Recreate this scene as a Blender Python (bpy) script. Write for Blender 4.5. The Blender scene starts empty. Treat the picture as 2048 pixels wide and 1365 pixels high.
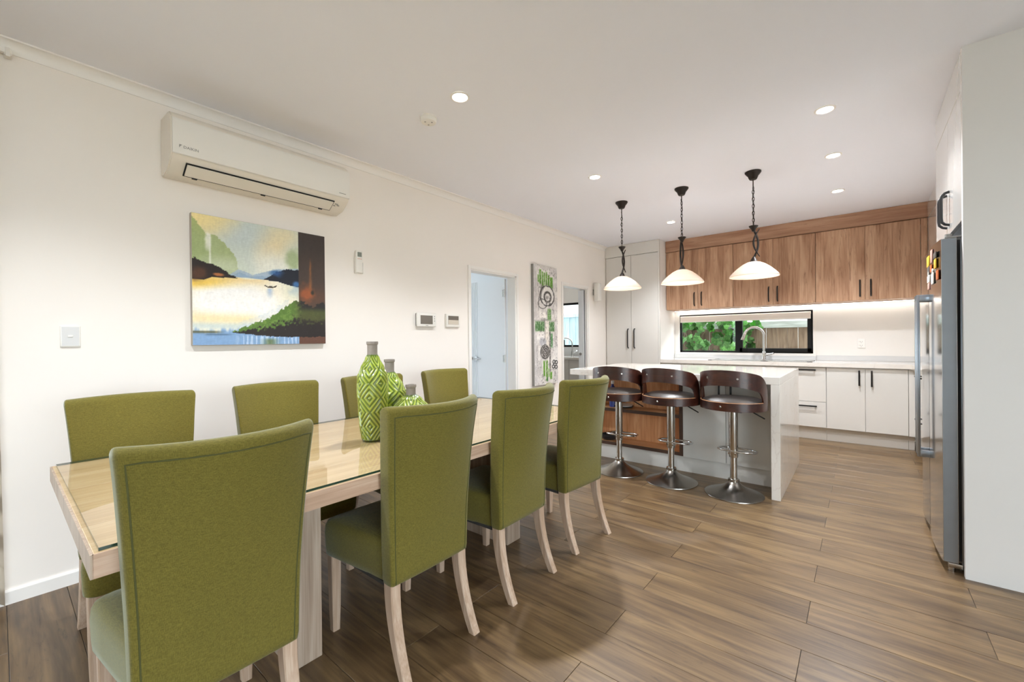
import bpy, bmesh, math, random
import numpy as np
from mathutils import Vector, Matrix

random.seed(7)
scene = bpy.context.scene
COL = scene.collection
PI = math.pi
rad = math.radians

# ------------------------------------------------------------------ camera
F_PX = 849.525
YAW, PITCH, ROLL = 0.688196659, -0.00276653779, -0.0102769143
cam_d = bpy.data.cameras.new('camera')
cam_d.sensor_width = 36.0
cam_d.lens = F_PX / 2048 * 36.0
cam_d.clip_start = 0.05
cam = bpy.data.objects.new('camera', cam_d)
COL.objects.link(cam)
_fw = Vector((-math.sin(YAW) * math.cos(PITCH), math.cos(YAW) * math.cos(PITCH), math.sin(PITCH)))
_rt = Vector((math.cos(YAW), math.sin(YAW), 0))
_up = _rt.cross(_fw)
_r2 = math.cos(ROLL) * _rt + math.sin(ROLL) * _up
_u2 = -math.sin(ROLL) * _rt + math.cos(ROLL) * _up
m = Matrix((_r2, _u2, -_fw)).transposed().to_4x4()
m.translation = Vector((0, 0, 1.2))
cam.matrix_world = m
scene.camera = cam

# ------------------------------------------------------------------ world, exposure
world = bpy.data.worlds.new('overcast_sky')
scene.world = world
world.use_nodes = True
wn = world.node_tree.nodes
wn['Background'].inputs[0].default_value = (0.84, 0.92, 1.0, 1)
wn['Background'].inputs[1].default_value = 6.2
vs = scene.view_settings
vs.view_transform = 'Standard'
vs.look = 'None'
vs.exposure = 1.0
vs.gamma = 1.0
vs.use_curve_mapping = False
scene.cycles.use_denoising = True
scene.cycles.max_bounces = 12
scene.cycles.diffuse_bounces = 7
scene.cycles.glossy_bounces = 5
scene.cycles.transparent_max_bounces = 12
scene.cycles.sample_clamp_indirect = 8.0
scene.cycles.caustics_reflective = False
scene.cycles.caustics_refractive = False
DOWNLIGHT_W = 66.0
PENDANT_W = 1.6
LED_STRENGTH = 9.0


def portal(loc, rot, sx, sy):
    d = bpy.data.lights.new('daylight_portal', 'AREA')
    d.shape = 'RECTANGLE'
    d.size, d.size_y = sx, sy
    d.cycles.is_portal = True
    o = bpy.data.objects.new('daylight_portal', d)
    COL.objects.link(o)
    o.location = loc
    o.rotation_euler = rot


# the living-room end behind the camera: sliding doors in the left wall, an added light opening in the right
portal((-3.12, -1.65, 1.1), (rad(90), 0, rad(-90)), 2.6, 2.2)     # faces +X
portal((3.05, -0.6, 1.1), (rad(90), 0, rad(90)), 3.6, 2.2)        # faces -X
portal((-1.305, 6.72, 1.26), (rad(90), 0, rad(180)), 1.66, 0.52)  # kitchen window
portal((-4.05, 6.72, 1.45), (rad(90), 0, rad(180)), 1.1, 0.8)     # laundry window
portal((-6.05, 3.15, 1.4), (rad(90), 0, rad(-90)), 1.7, 1.6)       # side room window


# ------------------------------------------------------------------ helpers
def srgb(c):
    if isinstance(c, str):
        c = tuple(int(c[i:i + 2], 16) for i in (0, 2, 4))
    return tuple(((v / 255) / 12.92 if v / 255 <= 0.04045 else ((v / 255 + 0.055) / 1.055) ** 2.4) for v in c) + (1.0,)


MATS = {}


def new_mat(name):
    mt = bpy.data.materials.new(name)
    mt.use_nodes = True
    nt = mt.node_tree
    MATS[name] = mt
    return mt, nt, nt.nodes, nt.links, nt.nodes['Principled BSDF']


def plain(name, color, rough=0.5, metal=0.0, spec=0.5, coat=0.0, noise=0.0, nscale=8.0, bump=0.0, bscale=200.0):
    mt, nt, N, L, b = new_mat(name)
    c = srgb(color)
    b.inputs['Base Color'].default_value = c
    b.inputs['Roughness'].default_value = rough
    b.inputs['Metallic'].default_value = metal
    b.inputs['Specular IOR Level'].default_value = spec
    b.inputs['Coat Weight'].default_value = coat
    b.inputs['Coat Roughness'].default_value = 0.08
    tc = N.new('ShaderNodeTexCoord')
    if noise:
        n = N.new('ShaderNodeTexNoise')
        n.inputs['Scale'].default_value = nscale
        n.inputs['Detail'].default_value = 4
        L.new(tc.outputs['Object'], n.inputs['Vector'])
        r = N.new('ShaderNodeValToRGB')
        r.color_ramp.elements[0].position = 0.3
        r.color_ramp.elements[1].position = 0.7
        r.color_ramp.elements[0].color = tuple(v * (1 - noise) for v in c[:3]) + (1,)
        r.color_ramp.elements[1].color = tuple(min(1, v * (1 + noise)) for v in c[:3]) + (1,)
        L.new(n.outputs['Fac'], r.inputs[0])
        L.new(r.outputs[0], b.inputs['Base Color'])
    if bump:
        n2 = N.new('ShaderNodeTexNoise')
        n2.inputs['Scale'].default_value = bscale
        L.new(tc.outputs['Object'], n2.inputs['Vector'])
        bp = N.new('ShaderNodeBump')
        bp.inputs['Strength'].default_value = bump
        bp.inputs['Distance'].default_value = 0.002
        L.new(n2.outputs['Fac'], bp.inputs['Height'])
        L.new(bp.outputs[0], b.inputs['Normal'])
    return mt


def wood(name, cols, axis=2, stretch=14.0, scale=1.6, rough=0.45, coat=0.0, streak=0.35, streak_col=None, swirl=1.0, bump=0.08, offs=40.0, vary=0.04):
    """grain running along the given object axis; every object gets its own piece of grain"""
    mt, nt, N, L, b = new_mat(name)
    tc = N.new('ShaderNodeTexCoord')
    oi = N.new('ShaderNodeObjectInfo')
    mul = N.new('ShaderNodeVectorMath')
    mul.operation = 'SCALE'
    comb = N.new('ShaderNodeCombineXYZ')
    for k in range(3):
        mm = N.new('ShaderNodeMath')
        mm.operation = 'MULTIPLY'
        mm.inputs[1].default_value = offs * (1 + 0.37 * k)
        L.new(oi.outputs['Random'], mm.inputs[0])
        L.new(mm.outputs[0], comb.inputs[k])
    add = N.new('ShaderNodeVectorMath')
    add.operation = 'ADD'
    L.new(tc.outputs['Object'], add.inputs[0])
    L.new(comb.outputs[0], add.inputs[1])
    mp = N.new('ShaderNodeMapping')
    sc = [stretch] * 3
    sc[axis] = 1.0
    mp.inputs['Scale'].default_value = sc
    L.new(add.outputs[0], mp.inputs['Vector'])
    # broad figure
    n1 = N.new('ShaderNodeTexNoise')
    n1.inputs['Scale'].default_value = scale
    n1.inputs['Detail'].default_value = 3
    n1.inputs['Distortion'].default_value = swirl
    L.new(mp.outputs[0], n1.inputs['Vector'])
    # fine fibre
    mp2 = N.new('ShaderNodeMapping')
    sc2 = [stretch * 7] * 3
    sc2[axis] = 2.2
    mp2.inputs['Scale'].default_value = sc2
    L.new(add.outputs[0], mp2.inputs['Vector'])
    n2 = N.new('ShaderNodeTexNoise')
    n2.inputs['Scale'].default_value = scale
    n2.inputs['Detail'].default_value = 5
    L.new(mp2.outputs[0], n2.inputs['Vector'])
    mix = N.new('ShaderNodeMix')
    mix.data_type = 'FLOAT'
    mix.inputs[0].default_value = 0.4
    L.new(n1.outputs['Fac'], mix.inputs[2])
    L.new(n2.outputs['Fac'], mix.inputs[3])
    r = N.new('ShaderNodeValToRGB')
    els = r.color_ramp.elements
    pos = [0.34, 0.5, 0.64] if len(cols) == 3 else [0.34, 0.64]
    els[0].position, els[1].position = pos[0], pos[-1]
    els[0].color, els[1].color = srgb(cols[0]), srgb(cols[-1])
    if len(cols) == 3:
        e = els.new(0.5)
        e.color = srgb(cols[1])
    L.new(mix.outputs[0], r.inputs[0])
    out = r.outputs[0]
    if streak:
        n3 = N.new('ShaderNodeTexNoise')
        n3.inputs['Scale'].default_value = scale * 2.3
        n3.inputs['Detail'].default_value = 6
        n3.inputs['Roughness'].default_value = 0.7
        n3.inputs['Distortion'].default_value = swirl * 1.5
        L.new(mp.outputs[0], n3.inputs['Vector'])
        r3 = N.new('ShaderNodeValToRGB')
        r3.color_ramp.elements[0].position = 0.56
        r3.color_ramp.elements[1].position = 0.72
        r3.color_ramp.elements[0].color = (0, 0, 0, 1)
        r3.color_ramp.elements[1].color = (streak, streak, streak, 1)
        L.new(n3.outputs['Fac'], r3.inputs[0])
        mx = N.new('ShaderNodeMix')
        mx.data_type = 'RGBA'
        L.new(r3.outputs[0], mx.inputs[0])
        L.new(out, mx.inputs[6])
        mx.inputs[7].default_value = srgb(streak_col or cols[0])
        out = mx.outputs[2]
    # each board a little lighter or darker
    hv = N.new('ShaderNodeHueSaturation')
    mr = N.new('ShaderNodeMapRange')
    mr.inputs[3].default_value = 1 - vary
    mr.inputs[4].default_value = 1 + vary
    L.new(oi.outputs['Random'], mr.inputs[0])
    L.new(mr.outputs[0], hv.inputs['Value'])
    L.new(out, hv.inputs['Color'])
    L.new(hv.outputs[0], b.inputs['Base Color'])
    b.inputs['Roughness'].default_value = rough
    b.inputs['Coat Weight'].default_value = coat
    b.inputs['Coat Roughness'].default_value = 0.12
    if bump:
        bp = N.new('ShaderNodeBump')
        bp.inputs['Strength'].default_value = bump
        bp.inputs['Distance'].default_value = 0.002
        L.new(n2.outputs['Fac'], bp.inputs['Height'])
        L.new(bp.outputs[0], b.inputs['Normal'])
    return mt


def fabric(name, c1, c2, weave=420.0):
    mt, nt, N, L, b = new_mat(name)
    tc = N.new('ShaderNodeTexCoord')
    outs = []
    for k, s in enumerate(((weave, weave, weave * 0.12), (weave * 0.12, weave * 0.12, weave))):
        mp = N.new('ShaderNodeMapping')
        mp.inputs['Scale'].default_value = s
        L.new(tc.outputs['Object'], mp.inputs['Vector'])
        n = N.new('ShaderNodeTexNoise')
        n.inputs['Scale'].default_value = 1.0
        n.inputs['Detail'].default_value = 2
        L.new(mp.outputs[0], n.inputs['Vector'])
        outs.append(n.outputs['Fac'])
    a = N.new('ShaderNodeMath')
    a.operation = 'ADD'
    L.new(outs[0], a.inputs[0])
    L.new(outs[1], a.inputs[1])
    r = N.new('ShaderNodeValToRGB')
    r.color_ramp.elements[0].position = 0.38
    r.color_ramp.elements[1].position = 0.62
    r.color_ramp.elements[0].color = srgb(c1)
    r.color_ramp.elements[1].color = srgb(c2)
    h = N.new('ShaderNodeMath')
    h.operation = 'MULTIPLY'
    h.inputs[1].default_value = 0.5
    L.new(a.outputs[0], h.inputs[0])
    L.new(h.outputs[0], r.inputs[0])
    L.new(r.outputs[0], b.inputs['Base Color'])
    b.inputs['Roughness'].default_value = 0.85
    b.inputs['Specular IOR Level'].default_value = 0.25
    b.inputs['Sheen Weight'].default_value = 0.35
    b.inputs['Sheen Roughness'].default_value = 0.4
    b.inputs['Sheen Tint'].default_value = (0.85, 0.92, 0.85, 1)
    bp = N.new('ShaderNodeBump')
    bp.inputs['Strength'].default_value = 0.35
    bp.inputs['Distance'].default_value = 0.001
    L.new(h.outputs[0], bp.inputs['Height'])
    L.new(bp.outputs[0], b.inputs['Normal'])
    return mt


def glass(name, tint=(1, 1, 1), ior=1.45, rough=0.0):
    mt = bpy.data.materials.new(name)
    mt.use_nodes = True
    nt = mt.node_tree
    N, L = nt.nodes, nt.links
    N.clear()
    out = N.new('ShaderNodeOutputMaterial')
    tr = N.new('ShaderNodeBsdfTransparent')
    tr.inputs[0].default_value = tuple(tint) + (1,)
    gl = N.new('ShaderNodeBsdfGlossy')
    gl.inputs['Roughness'].default_value = rough
    fr = N.new('ShaderNodeFresnel')
    fr.inputs[0].default_value = ior
    mx = N.new('ShaderNodeMixShader')
    # reflect on the outer side of each face only, so a closed sheet does not trap light
    ge = N.new('ShaderNodeNewGeometry')
    inv = N.new('ShaderNodeMath')
    inv.operation = 'SUBTRACT'
    inv.inputs[0].default_value = 1.0
    L.new(ge.outputs['Backfacing'], inv.inputs[1])
    mu_ = N.new('ShaderNodeMath')
    mu_.operation = 'MULTIPLY'
    L.new(fr.outputs[0], mu_.inputs[0])
    L.new(inv.outputs[0], mu_.inputs[1])
    L.new(mu_.outputs[0], mx.inputs[0])
    L.new(tr.outputs[0], mx.inputs[1])
    L.new(gl.outputs[0], mx.inputs[2])
    L.new(mx.outputs[0], out.inputs[0])
    MATS[name] = mt
    return mt


def emit(name, color, strength):
    mt, nt, N, L, b = new_mat(name)
    b.inputs['Base Color'].default_value = (0.8, 0.8, 0.8, 1)
    b.inputs['Emission Color'].default_value = srgb(color)
    b.inputs['Emission Strength'].default_value = strength
    return mt


def vcol(name, rough=0.6, coat=0.0, bump=0.0):
    mt, nt, N, L, b = new_mat(name)
    a = N.new('ShaderNodeVertexColor')
    a.layer_name = 'paint'
    L.new(a.outputs[0], b.inputs['Base Color'])
    b.inputs['Roughness'].default_value = rough
    b.inputs['Coat Weight'].default_value = coat
    b.inputs['Coat Roughness'].default_value = 0.06
    if bump:
        tc = N.new('ShaderNodeTexCoord')
        n2 = N.new('ShaderNodeTexNoise')
        n2.inputs['Scale'].default_value = 350
        L.new(tc.outputs['Object'], n2.inputs['Vector'])
        bp = N.new('ShaderNodeBump')
        bp.inputs['Strength'].default_value = bump
        bp.inputs['Distance'].default_value = 0.001
        L.new(n2.outputs['Fac'], bp.inputs['Height'])
        L.new(bp.outputs[0], b.inputs['Normal'])
    return mt


# --- mesh building
def BM():
    return bmesh.new()


def box(bm, x0, x1, y0, y1, z0, z1, bev=0.0, seg=2):
    r = bmesh.ops.create_cube(bm, size=1.0, matrix=Matrix.Translation(((x0 + x1) / 2, (y0 + y1) / 2, (z0 + z1) / 2)) @ Matrix.Diagonal((abs(x1 - x0), abs(y1 - y0), abs(z1 - z0), 1)))
    if bev > 0:
        es = list({e for v in r['verts'] for e in v.link_edges})
        bmesh.ops.bevel(bm, geom=es, offset=bev, segments=seg, profile=0.5, affect='EDGES')
    return bm


def cyl(bm, p0, p1, r0, r1=None, n=20, caps=True):
    p0, p1 = Vector(p0), Vector(p1)
    d = p1 - p0
    q = Vector((0, 0, 1)).rotation_difference(d.normalized()).to_matrix().to_4x4()
    bmesh.ops.create_cone(bm, cap_ends=caps, cap_tris=False, segments=n, radius1=r0, radius2=r0 if r1 is None else r1, depth=d.length, matrix=Matrix.Translation((p0 + p1) / 2) @ q)
    return bm


def lathe(bm, prof, n=32, c=(0, 0, 0), cap0=True, cap1=True):
    rings = []
    for r, z in prof:
        rings.append([bm.verts.new((c[0] + r * math.cos(2 * PI * k / n), c[1] + r * math.sin(2 * PI * k / n), c[2] + z)) for k in range(n)])
    for a, b in zip(rings, rings[1:]):
        for k in range(n):
            bm.faces.new((a[k], a[(k + 1) % n], b[(k + 1) % n], b[k]))
    if cap0:
        bm.faces.new(rings[0][::-1])
    if cap1:
        bm.faces.new(rings[-1])
    return bm


def tube(bm, pts, r, n=8, closed=False, caps=True, flat=None):
    pts = [Vector(p) for p in pts]
    k = len(pts)
    rs = r if isinstance(r, (list, tuple)) else [r] * k
    tang = []
    for i in range(k):
        if closed:
            t = pts[(i + 1) % k] - pts[i - 1]
        else:
            t = pts[min(i + 1, k - 1)] - pts[max(i - 1, 0)]
        tang.append(t.normalized())
    ref = Vector((0, 0, 1)) if abs(tang[0].z) < 0.9 else Vector((1, 0, 0))
    u = (ref - tang[0] * ref.dot(tang[0])).normalized()
    rings = []
    for i in range(k):
        u = (u - tang[i] * u.dot(tang[i])).normalized()
        v = tang[i].cross(u)
        fu, fv = flat if flat else (1, 1)
        rings.append([bm.verts.new(pts[i] + rs[i] * (fu * math.cos(2 * PI * j / n) * u + fv * math.sin(2 * PI * j / n) * v)) for j in range(n)])
    rng = range(k) if closed else range(k - 1)
    for i in rng:
        a, b = rings[i], rings[(i + 1) % k]
        for j in range(n):
            bm.faces.new((a[j], a[(j + 1) % n], b[(j + 1) % n], b[j]))
    if caps and not closed:
        bm.faces.new(rings[0][::-1])
        bm.faces.new(rings[-1])
    return bm


def prism(bm, poly, axis, a0, a1):
    """poly: list of 2-D points in the two other axes, extruded along axis from a0 to a1"""
    def P(q, a):
        if axis == 0:
            return (a, q[0], q[1])
        if axis == 1:
            return (q[0], a, q[1])
        return (q[0], q[1], a)
    A = [bm.verts.new(P(q, a0)) for q in poly]
    B = [bm.verts.new(P(q, a1)) for q in poly]
    n = len(poly)
    for k in range(n):
        bm.faces.new((A[k], A[(k + 1) % n], B[(k + 1) % n], B[k]))
    bm.faces.new(A[::-1])
    bm.faces.new(B)
    bmesh.ops.recalc_face_normals(bm, faces=bm.faces[:])
    return bm


def root_loc(o):
    while o.parent:
        o = o.parent
    return o.location.copy()


def mesh_obj(name, me, mat, parent=None):
    o = bpy.data.objects.new(name, me)
    COL.objects.link(o)
    if mat is not None and not me.materials:
        me.materials.append(MATS[mat] if isinstance(mat, str) else mat)
    if parent:
        o.parent = parent
    return o


def obj(name, bm, mat, parent=None, world=True, smooth=True, loc=None):
    """link one mesh; geometry given in world coordinates unless world is False"""
    if parent and world:
        bmesh.ops.translate(bm, verts=bm.verts[:], vec=-root_loc(parent))
    if loc is not None:
        bmesh.ops.translate(bm, verts=bm.verts[:], vec=-Vector(loc))
    bmesh.ops.recalc_face_normals(bm, faces=bm.faces[:])
    me = bpy.data.meshes.new(name)
    bm.to_mesh(me)
    bm.free()
    if smooth:
        me.polygons.foreach_set('use_smooth', [True] * len(me.polygons))
        me.set_sharp_from_angle(angle=rad(40))
    o = mesh_obj(name, me, mat, parent)
    if loc is not None:
        o.location = loc
    return o


def tag(o, label, cat, group=None):
    o['label'] = label
    o['category'] = cat
    if group:
        o['group'] = group
    return o


def thing(name, label, cat, loc=(0, 0, 0), rz=0.0, group=None):
    o = bpy.data.objects.new(name, None)
    o.empty_display_size = 0.1
    COL.objects.link(o)
    o.location = loc
    o.rotation_euler = (0, 0, rz)
    return tag(o, label, cat, group)


def struct(name, bm, mat, parent=None, smooth=False):
    o = obj(name, bm, mat, parent, smooth=smooth)
    if not parent:
        o['kind'] = 'structure'
    return o


def dup(root, loc, rz, label):
    def cp(o, par):
        c = o.copy()
        COL.objects.link(c)
        c.parent = par
        for ch in list(o.children):
            cp(ch, c)
        return c
    r = cp(root, None)
    r.location = loc
    r.rotation_euler = (0, 0, rz)
    r['label'] = label
    return r


def text_mesh(body, size, depth=0.0006):
    cu = bpy.data.curves.new('lettering', 'FONT')
    cu.body = body
    cu.size = size
    cu.extrude = depth
    cu.align_x = 'CENTER'
    cu.align_y = 'CENTER'
    cu.resolution_u = 3
    t = bpy.data.objects.new('lettering', cu)
    COL.objects.link(t)
    bpy.context.view_layer.update()
    me = bpy.data.meshes.new_from_object(t.evaluated_get(bpy.context.evaluated_depsgraph_get()))
    bpy.data.objects.remove(t)
    bpy.data.curves.remove(cu)
    return me


# ------------------------------------------------------------------ materials
plain('wall_paint', 'F0EAE3', 0.85, noise=0.012, nscale=1.5, bump=0.03, bscale=400)
plain('white_paint', 'ECEAE6', 0.6)
plain('cool_paint', 'E6E9EC', 0.7)
plain('ceiling_paint', 'F0F2FA', 0.9, noise=0.004, nscale=1.2)
plain('trim_white', 'F0EDE8', 0.4)
plain('panel_paint', 'DAD7D3', 0.55, noise=0.01, nscale=2)
plain('gloss_white', 'DAD7D1', 0.12, coat=0.6)
plain('gap_dark', '55524E', 0.8)
plain('black_metal', '1E1C1B', 0.35, metal=0.3)
plain('black_frame', '0A0B0C', 0.5, spec=0.3)
plain('chrome', 'DADADA', 0.06, metal=1.0)
plain('satin_chrome', 'B9B5AF', 0.2, metal=1.0)
plain('brushed_steel', 'A8A39C', 0.27, metal=1.0, noise=0.03, nscale=40)
plain('fridge_steel', 'C3C5C8', 0.13, metal=1.0)
plain('fridge_side', '8B9096', 0.38, metal=0.85, noise=0.02, nscale=20)
plain('handle_steel', 'A9B1BA', 0.28, metal=0.9)
plain('rubber', '1A1A1A', 0.7)
plain('white_plastic', 'E9E6DF', 0.32, coat=0.2)
plain('cream_plastic', 'E9E2D6', 0.38, coat=0.15)
plain('grey_plastic', '8E8C88', 0.5)
plain('screen_dark', '6E675E', 0.15, coat=0.4)
plain('lcd', '7D847C', 0.3)
plain('black_leather', '272220', 0.33, coat=0.15, noise=0.1, nscale=60, bump=0.1, bscale=300)
plain('bronze', '2C2521', 0.42, metal=0.5, noise=0.15, nscale=60)
plain('vase_clay', '8C837A', 0.85, noise=0.06, nscale=60)
plain('blind_cloth', 'E9E3DC', 0.8)
plain('outlet_white', 'F2F1EE', 0.3)
plain('glass_edge', '1F3A2E', 0.1, coat=0.5)
plain('dark_edge', '4A3428', 0.5, noise=0.08, nscale=20)
plain('concrete', '9A968F', 0.9, noise=0.05, nscale=3)
plain('paving', 'B9B5AC', 0.9, noise=0.05, nscale=3)
plain('stone_dark', '2B2C2E', 0.4)
plain('blue_plastic', '2C3C86', 0.3)
wood('leaf_green', ['3F7434', '5E9A48', '8FBF66'], axis=1, stretch=3, scale=3, rough=0.5, streak=0.0, vary=0.35)
plain('vine_stem', '7A6A50', 0.8)
plain('grey_cloth', 'B9B2A6', 0.9)
plain('felt', '3A3835', 0.9)
plain('silver_sill', 'D2D4D5', 0.3)
plain('switch_grey', 'D2D1CF', 0.4)
plain('magnet_yellow', 'E8B93C', 0.5)
plain('magnet_orange', 'C9662F', 0.5)
plain('magnet_white', 'EDE9E0', 0.5)
plain('magnet_dark', '57524C', 0.5)
plain('magnet_pink', 'D9A79A', 0.5)
fabric('green_fabric', '5A531F', '746A2C', 900.0)
plain('piping_green', '4A4A20', 0.85)
wood('upper_wood', ['94694C', 'B38B6C', 'C9A485'], axis=2, stretch=9, scale=1.5, rough=0.5, streak=0.8, streak_col='7A5239', swirl=0.8)
wood('fascia_wood', ['986C52', 'AC8468', 'BE987C'], axis=0, stretch=9, scale=1.5, rough=0.5, streak=0.5, streak_col='75492F', swirl=0.8)
wood('shelf_wood', ['B87C4C', 'D2996A', 'E2B284'], axis=2, stretch=9, scale=1.6, rough=0.5, streak=0.4, streak_col='A86C40', swirl=0.8)
wood('shelf_board_wood', ['C08A58', 'D6A272', 'E4B688'], axis=0, stretch=9, scale=1.6, rough=0.5, streak=0.3, streak_col='9A663A')
wood('walnut', ['26100A', '38190F', '4A2417'], axis=0, stretch=8, scale=2.0, rough=0.35, coat=0.25, streak=0.4, streak_col='24110B', swirl=0.6)
wood('ply_edge', ['7A5236', '9A6E4A', 'A97E58'], axis=0, stretch=8, scale=3, rough=0.5, streak=0.0)
wood('pale_oak', ['B0936A', 'C0A57C', 'CAB28C'], axis=1, stretch=9, scale=1.6, rough=0.5, streak=0.3, streak_col='B39A74')
wood('oak_edge', ['A98A72', 'BB9C84', 'C8AC96'], axis=1, stretch=9, scale=2.0, rough=0.5, streak=0.25, streak_col='96765E')
wood('leg_wood', ['957F6D', 'AB9784', 'BBA998'], axis=2, stretch=16, scale=1.6, rough=0.55, streak=0.3, streak_col='8E7967')
wood('chair_leg_wood', ['A0866E', 'B29882', 'C0AA96'], axis=2, stretch=16, scale=2.0, rough=0.5, streak=0.25, streak_col='9C8168')
wood('floor_wood', ['4E3C2A', '6A543A', '806848'], axis=0, stretch=7, scale=1.5, rough=0.34, coat=0.0, streak=0.7, streak_col='352A21', swirl=1.2, bump=0.05, offs=90, vary=0.08)
wood('fence_wood', ['5E4A38', '7A6450', '8E7862'], axis=2, stretch=10, scale=2, rough=0.85, streak=0.5, streak_col='43352A')
wood('rail_wood', ['8C8F86', 'A8ABA2', 'BCBFB8'], axis=0, stretch=10, scale=2, rough=0.9, streak=0.4, streak_col='6B6F66')
wood('blue_fence', ['8FA3AA', 'A7BAC0', 'BCCBD0'], axis=2, stretch=10, scale=2, rough=0.9, streak=0.3, streak_col='7D9198')
glass('window_glass', (0.95, 0.97, 0.97))
glass('table_glass', (0.985, 0.985, 0.975), ior=1.5)
emit('lamp_lens', 'FFF6E8', 14.0)
emit('led_lens', 'FFF6EC', LED_STRENGTH)
emit('bulb_glow', 'FFE3BD', 6.0)
vcol('canvas_paint', 0.65, bump=0.15)
vcol('glaze', 0.16, coat=0.8)


def quartz():
    mt, nt, N, L, b = new_mat('quartz')
    tc = N.new('ShaderNodeTexCoord')
    n = N.new('ShaderNodeTexNoise')
    n.inputs['Scale'].default_value = 2.2
    n.inputs['Detail'].default_value = 8
    n.inputs['Distortion'].default_value = 1.6
    L.new(tc.outputs['Object'], n.inputs['Vector'])
    r = N.new('ShaderNodeValToRGB')
    e = r.color_ramp.elements
    e[0].position, e[1].position = 0.3, 0.75
    e[0].color, e[1].color = srgb('E6E1D9'), srgb('E2DCD3')
    k = e.new(0.495)
    k.color = srgb('E4DED6')
    k = e.new(0.505)
    k.color = srgb('D8D0C7')
    k = e.new(0.515)
    k.color = srgb('E4DED6')
    L.new(n.outputs['Fac'], r.inputs[0])
    L.new(r.outputs[0], b.inputs['Base Color'])
    b.inputs['Roughness'].default_value = 0.14
    b.inputs['Coat Weight'].default_value = 0.4
    b.inputs['Coat Roughness'].default_value = 0.05


quartz()


def shade_mat():
    mt = bpy.data.materials.new('alabaster')
    mt.use_nodes = True
    N, L = mt.node_tree.nodes, mt.node_tree.links
    b = N['Principled BSDF']
    out = N['Material Output']
    tc = N.new('ShaderNodeTexCoord')
    mp = N.new('ShaderNodeMapping')
    mp.inputs['Scale'].default_value = (4, 4, 40)
    n = N.new('ShaderNodeTexNoise')
    n.inputs['Scale'].default_value = 1.5
    n.inputs['Distortion'].default_value = 0.8
    L.new(tc.outputs['Object'], mp.inputs['Vector'])
    L.new(mp.outputs[0], n.inputs['Vector'])
    r = N.new('ShaderNodeValToRGB')
    r.color_ramp.elements[0].color = srgb('D6C6B8')
    r.color_ramp.elements[1].color = srgb('EFE4DA')
    L.new(n.outputs['Fac'], r.inputs[0])
    L.new(r.outputs[0], b.inputs['Base Color'])
    b.inputs['Roughness'].default_value = 0.3
    t = N.new('ShaderNodeBsdfTranslucent')
    L.new(r.outputs[0], t.inputs[0])
    mx = N.new('ShaderNodeMixShader')
    mx.inputs[0].default_value = 0.4
    L.new(b.outputs[0], mx.inputs[1])
    L.new(t.outputs[0], mx.inputs[2])
    L.new(mx.outputs[0], out.inputs[0])
    MATS['alabaster'] = mt


shade_mat()


def curtain_mat():
    mt, nt, N, L, b = new_mat('curtain_print')
    tc = N.new('ShaderNodeTexCoord')
    v = N.new('ShaderNodeTexVoronoi')
    v.inputs['Scale'].default_value = 7
    L.new(tc.outputs['Object'], v.inputs['Vector'])
    r = N.new('ShaderNodeValToRGB')
    r.color_ramp.interpolation = 'EASE'
    r.color_ramp.elements[0].position = 0.3
    r.color_ramp.elements[1].position = 0.5
    r.color_ramp.elements[0].color = srgb('F0EADF')
    r.color_ramp.elements[1].color = srgb('CBC1B2')
    L.new(v.outputs['Distance'], r.inputs[0])
    L.new(r.outputs[0], b.inputs['Base Color'])
    b.inputs['Roughness'].default_value = 0.9


curtain_mat()

# ------------------------------------------------------------------ room shell
XL, XR = -3.06, 3.0      # left and right room walls (inner faces)
YB, YR = 6.63, -3.5      # kitchen back wall, living-room rear wall
ZC = 2.615
XS = -6.0                # far side of the rooms behind the left wall

# floor: sub-floor slab plus every plank
fl = BM()
box(fl, XS, XR, YR, YB, -0.12, -0.004)
floor = struct('floor', fl, 'gap_dark')
ROW, LEN = 0.193, 1.195
Y0 = 1.759
rows_lo = math.floor((-1.0 - Y0) / ROW)
rows_hi = math.ceil((6.1 - Y0) / ROW)
plank_cache = {}
GAP = 0.0009
n_planks = 0
rest = BM()
rest_n = 0


def plank_mesh(l):
    key = round(l, 3)
    if key not in plank_cache:
        bm = BM()
        box(bm, -l / 2 + GAP, l / 2 - GAP, -ROW / 2 + GAP, ROW / 2 - GAP, -0.004, 0.0, bev=0.0008, seg=1)
        me = bpy.data.meshes.new('plank')
        bm.to_mesh(me)
        bm.free()
        me.materials.append(MATS['floor_wood'])
        plank_cache[key] = me
    return plank_cache[key]


for r in range(math.floor((YR - Y0) / ROW), rows_hi + 3):
    off = -0.185 if r % 2 == 0 else -0.812
    yc = Y0 + (r + 0.5) * ROW
    if yc + ROW / 2 > YB + 0.1:
        break
    k = math.floor((XL - off) / LEN)
    while off + k * LEN < XR:
        a, b_ = max(off + k * LEN, XL), min(off + (k + 1) * LEN, XR)
        k += 1
        if b_ - a < 0.03:
            continue
        visible = (r >= rows_lo and a < 1.9)
        if visible and n_planks < 290:
            o = mesh_obj('plank', plank_mesh(b_ - a), None, floor)
            o.location = ((a + b_) / 2, yc, 0)
            n_planks += 1
        else:
            box(rest, a + GAP, b_ - GAP, yc - ROW / 2 + GAP, yc + ROW / 2 - GAP, -0.004, 0.0)
o = obj('plank_field', rest, 'floor_wood', floor, smooth=False)
o['kind'] = 'stuff'
so = BM()
box(so, XS, XL - 0.1, 2.0, YB, -0.004, 0.0)
obj('hall_flooring', so, 'floor_wood', floor, smooth=False)

c = BM()
box(c, XS - 0.1, XR + 0.1, YR - 0.1, YB + 0.1, ZC, ZC + 0.1)
struct('ceiling', c, 'ceiling_paint')

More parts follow.
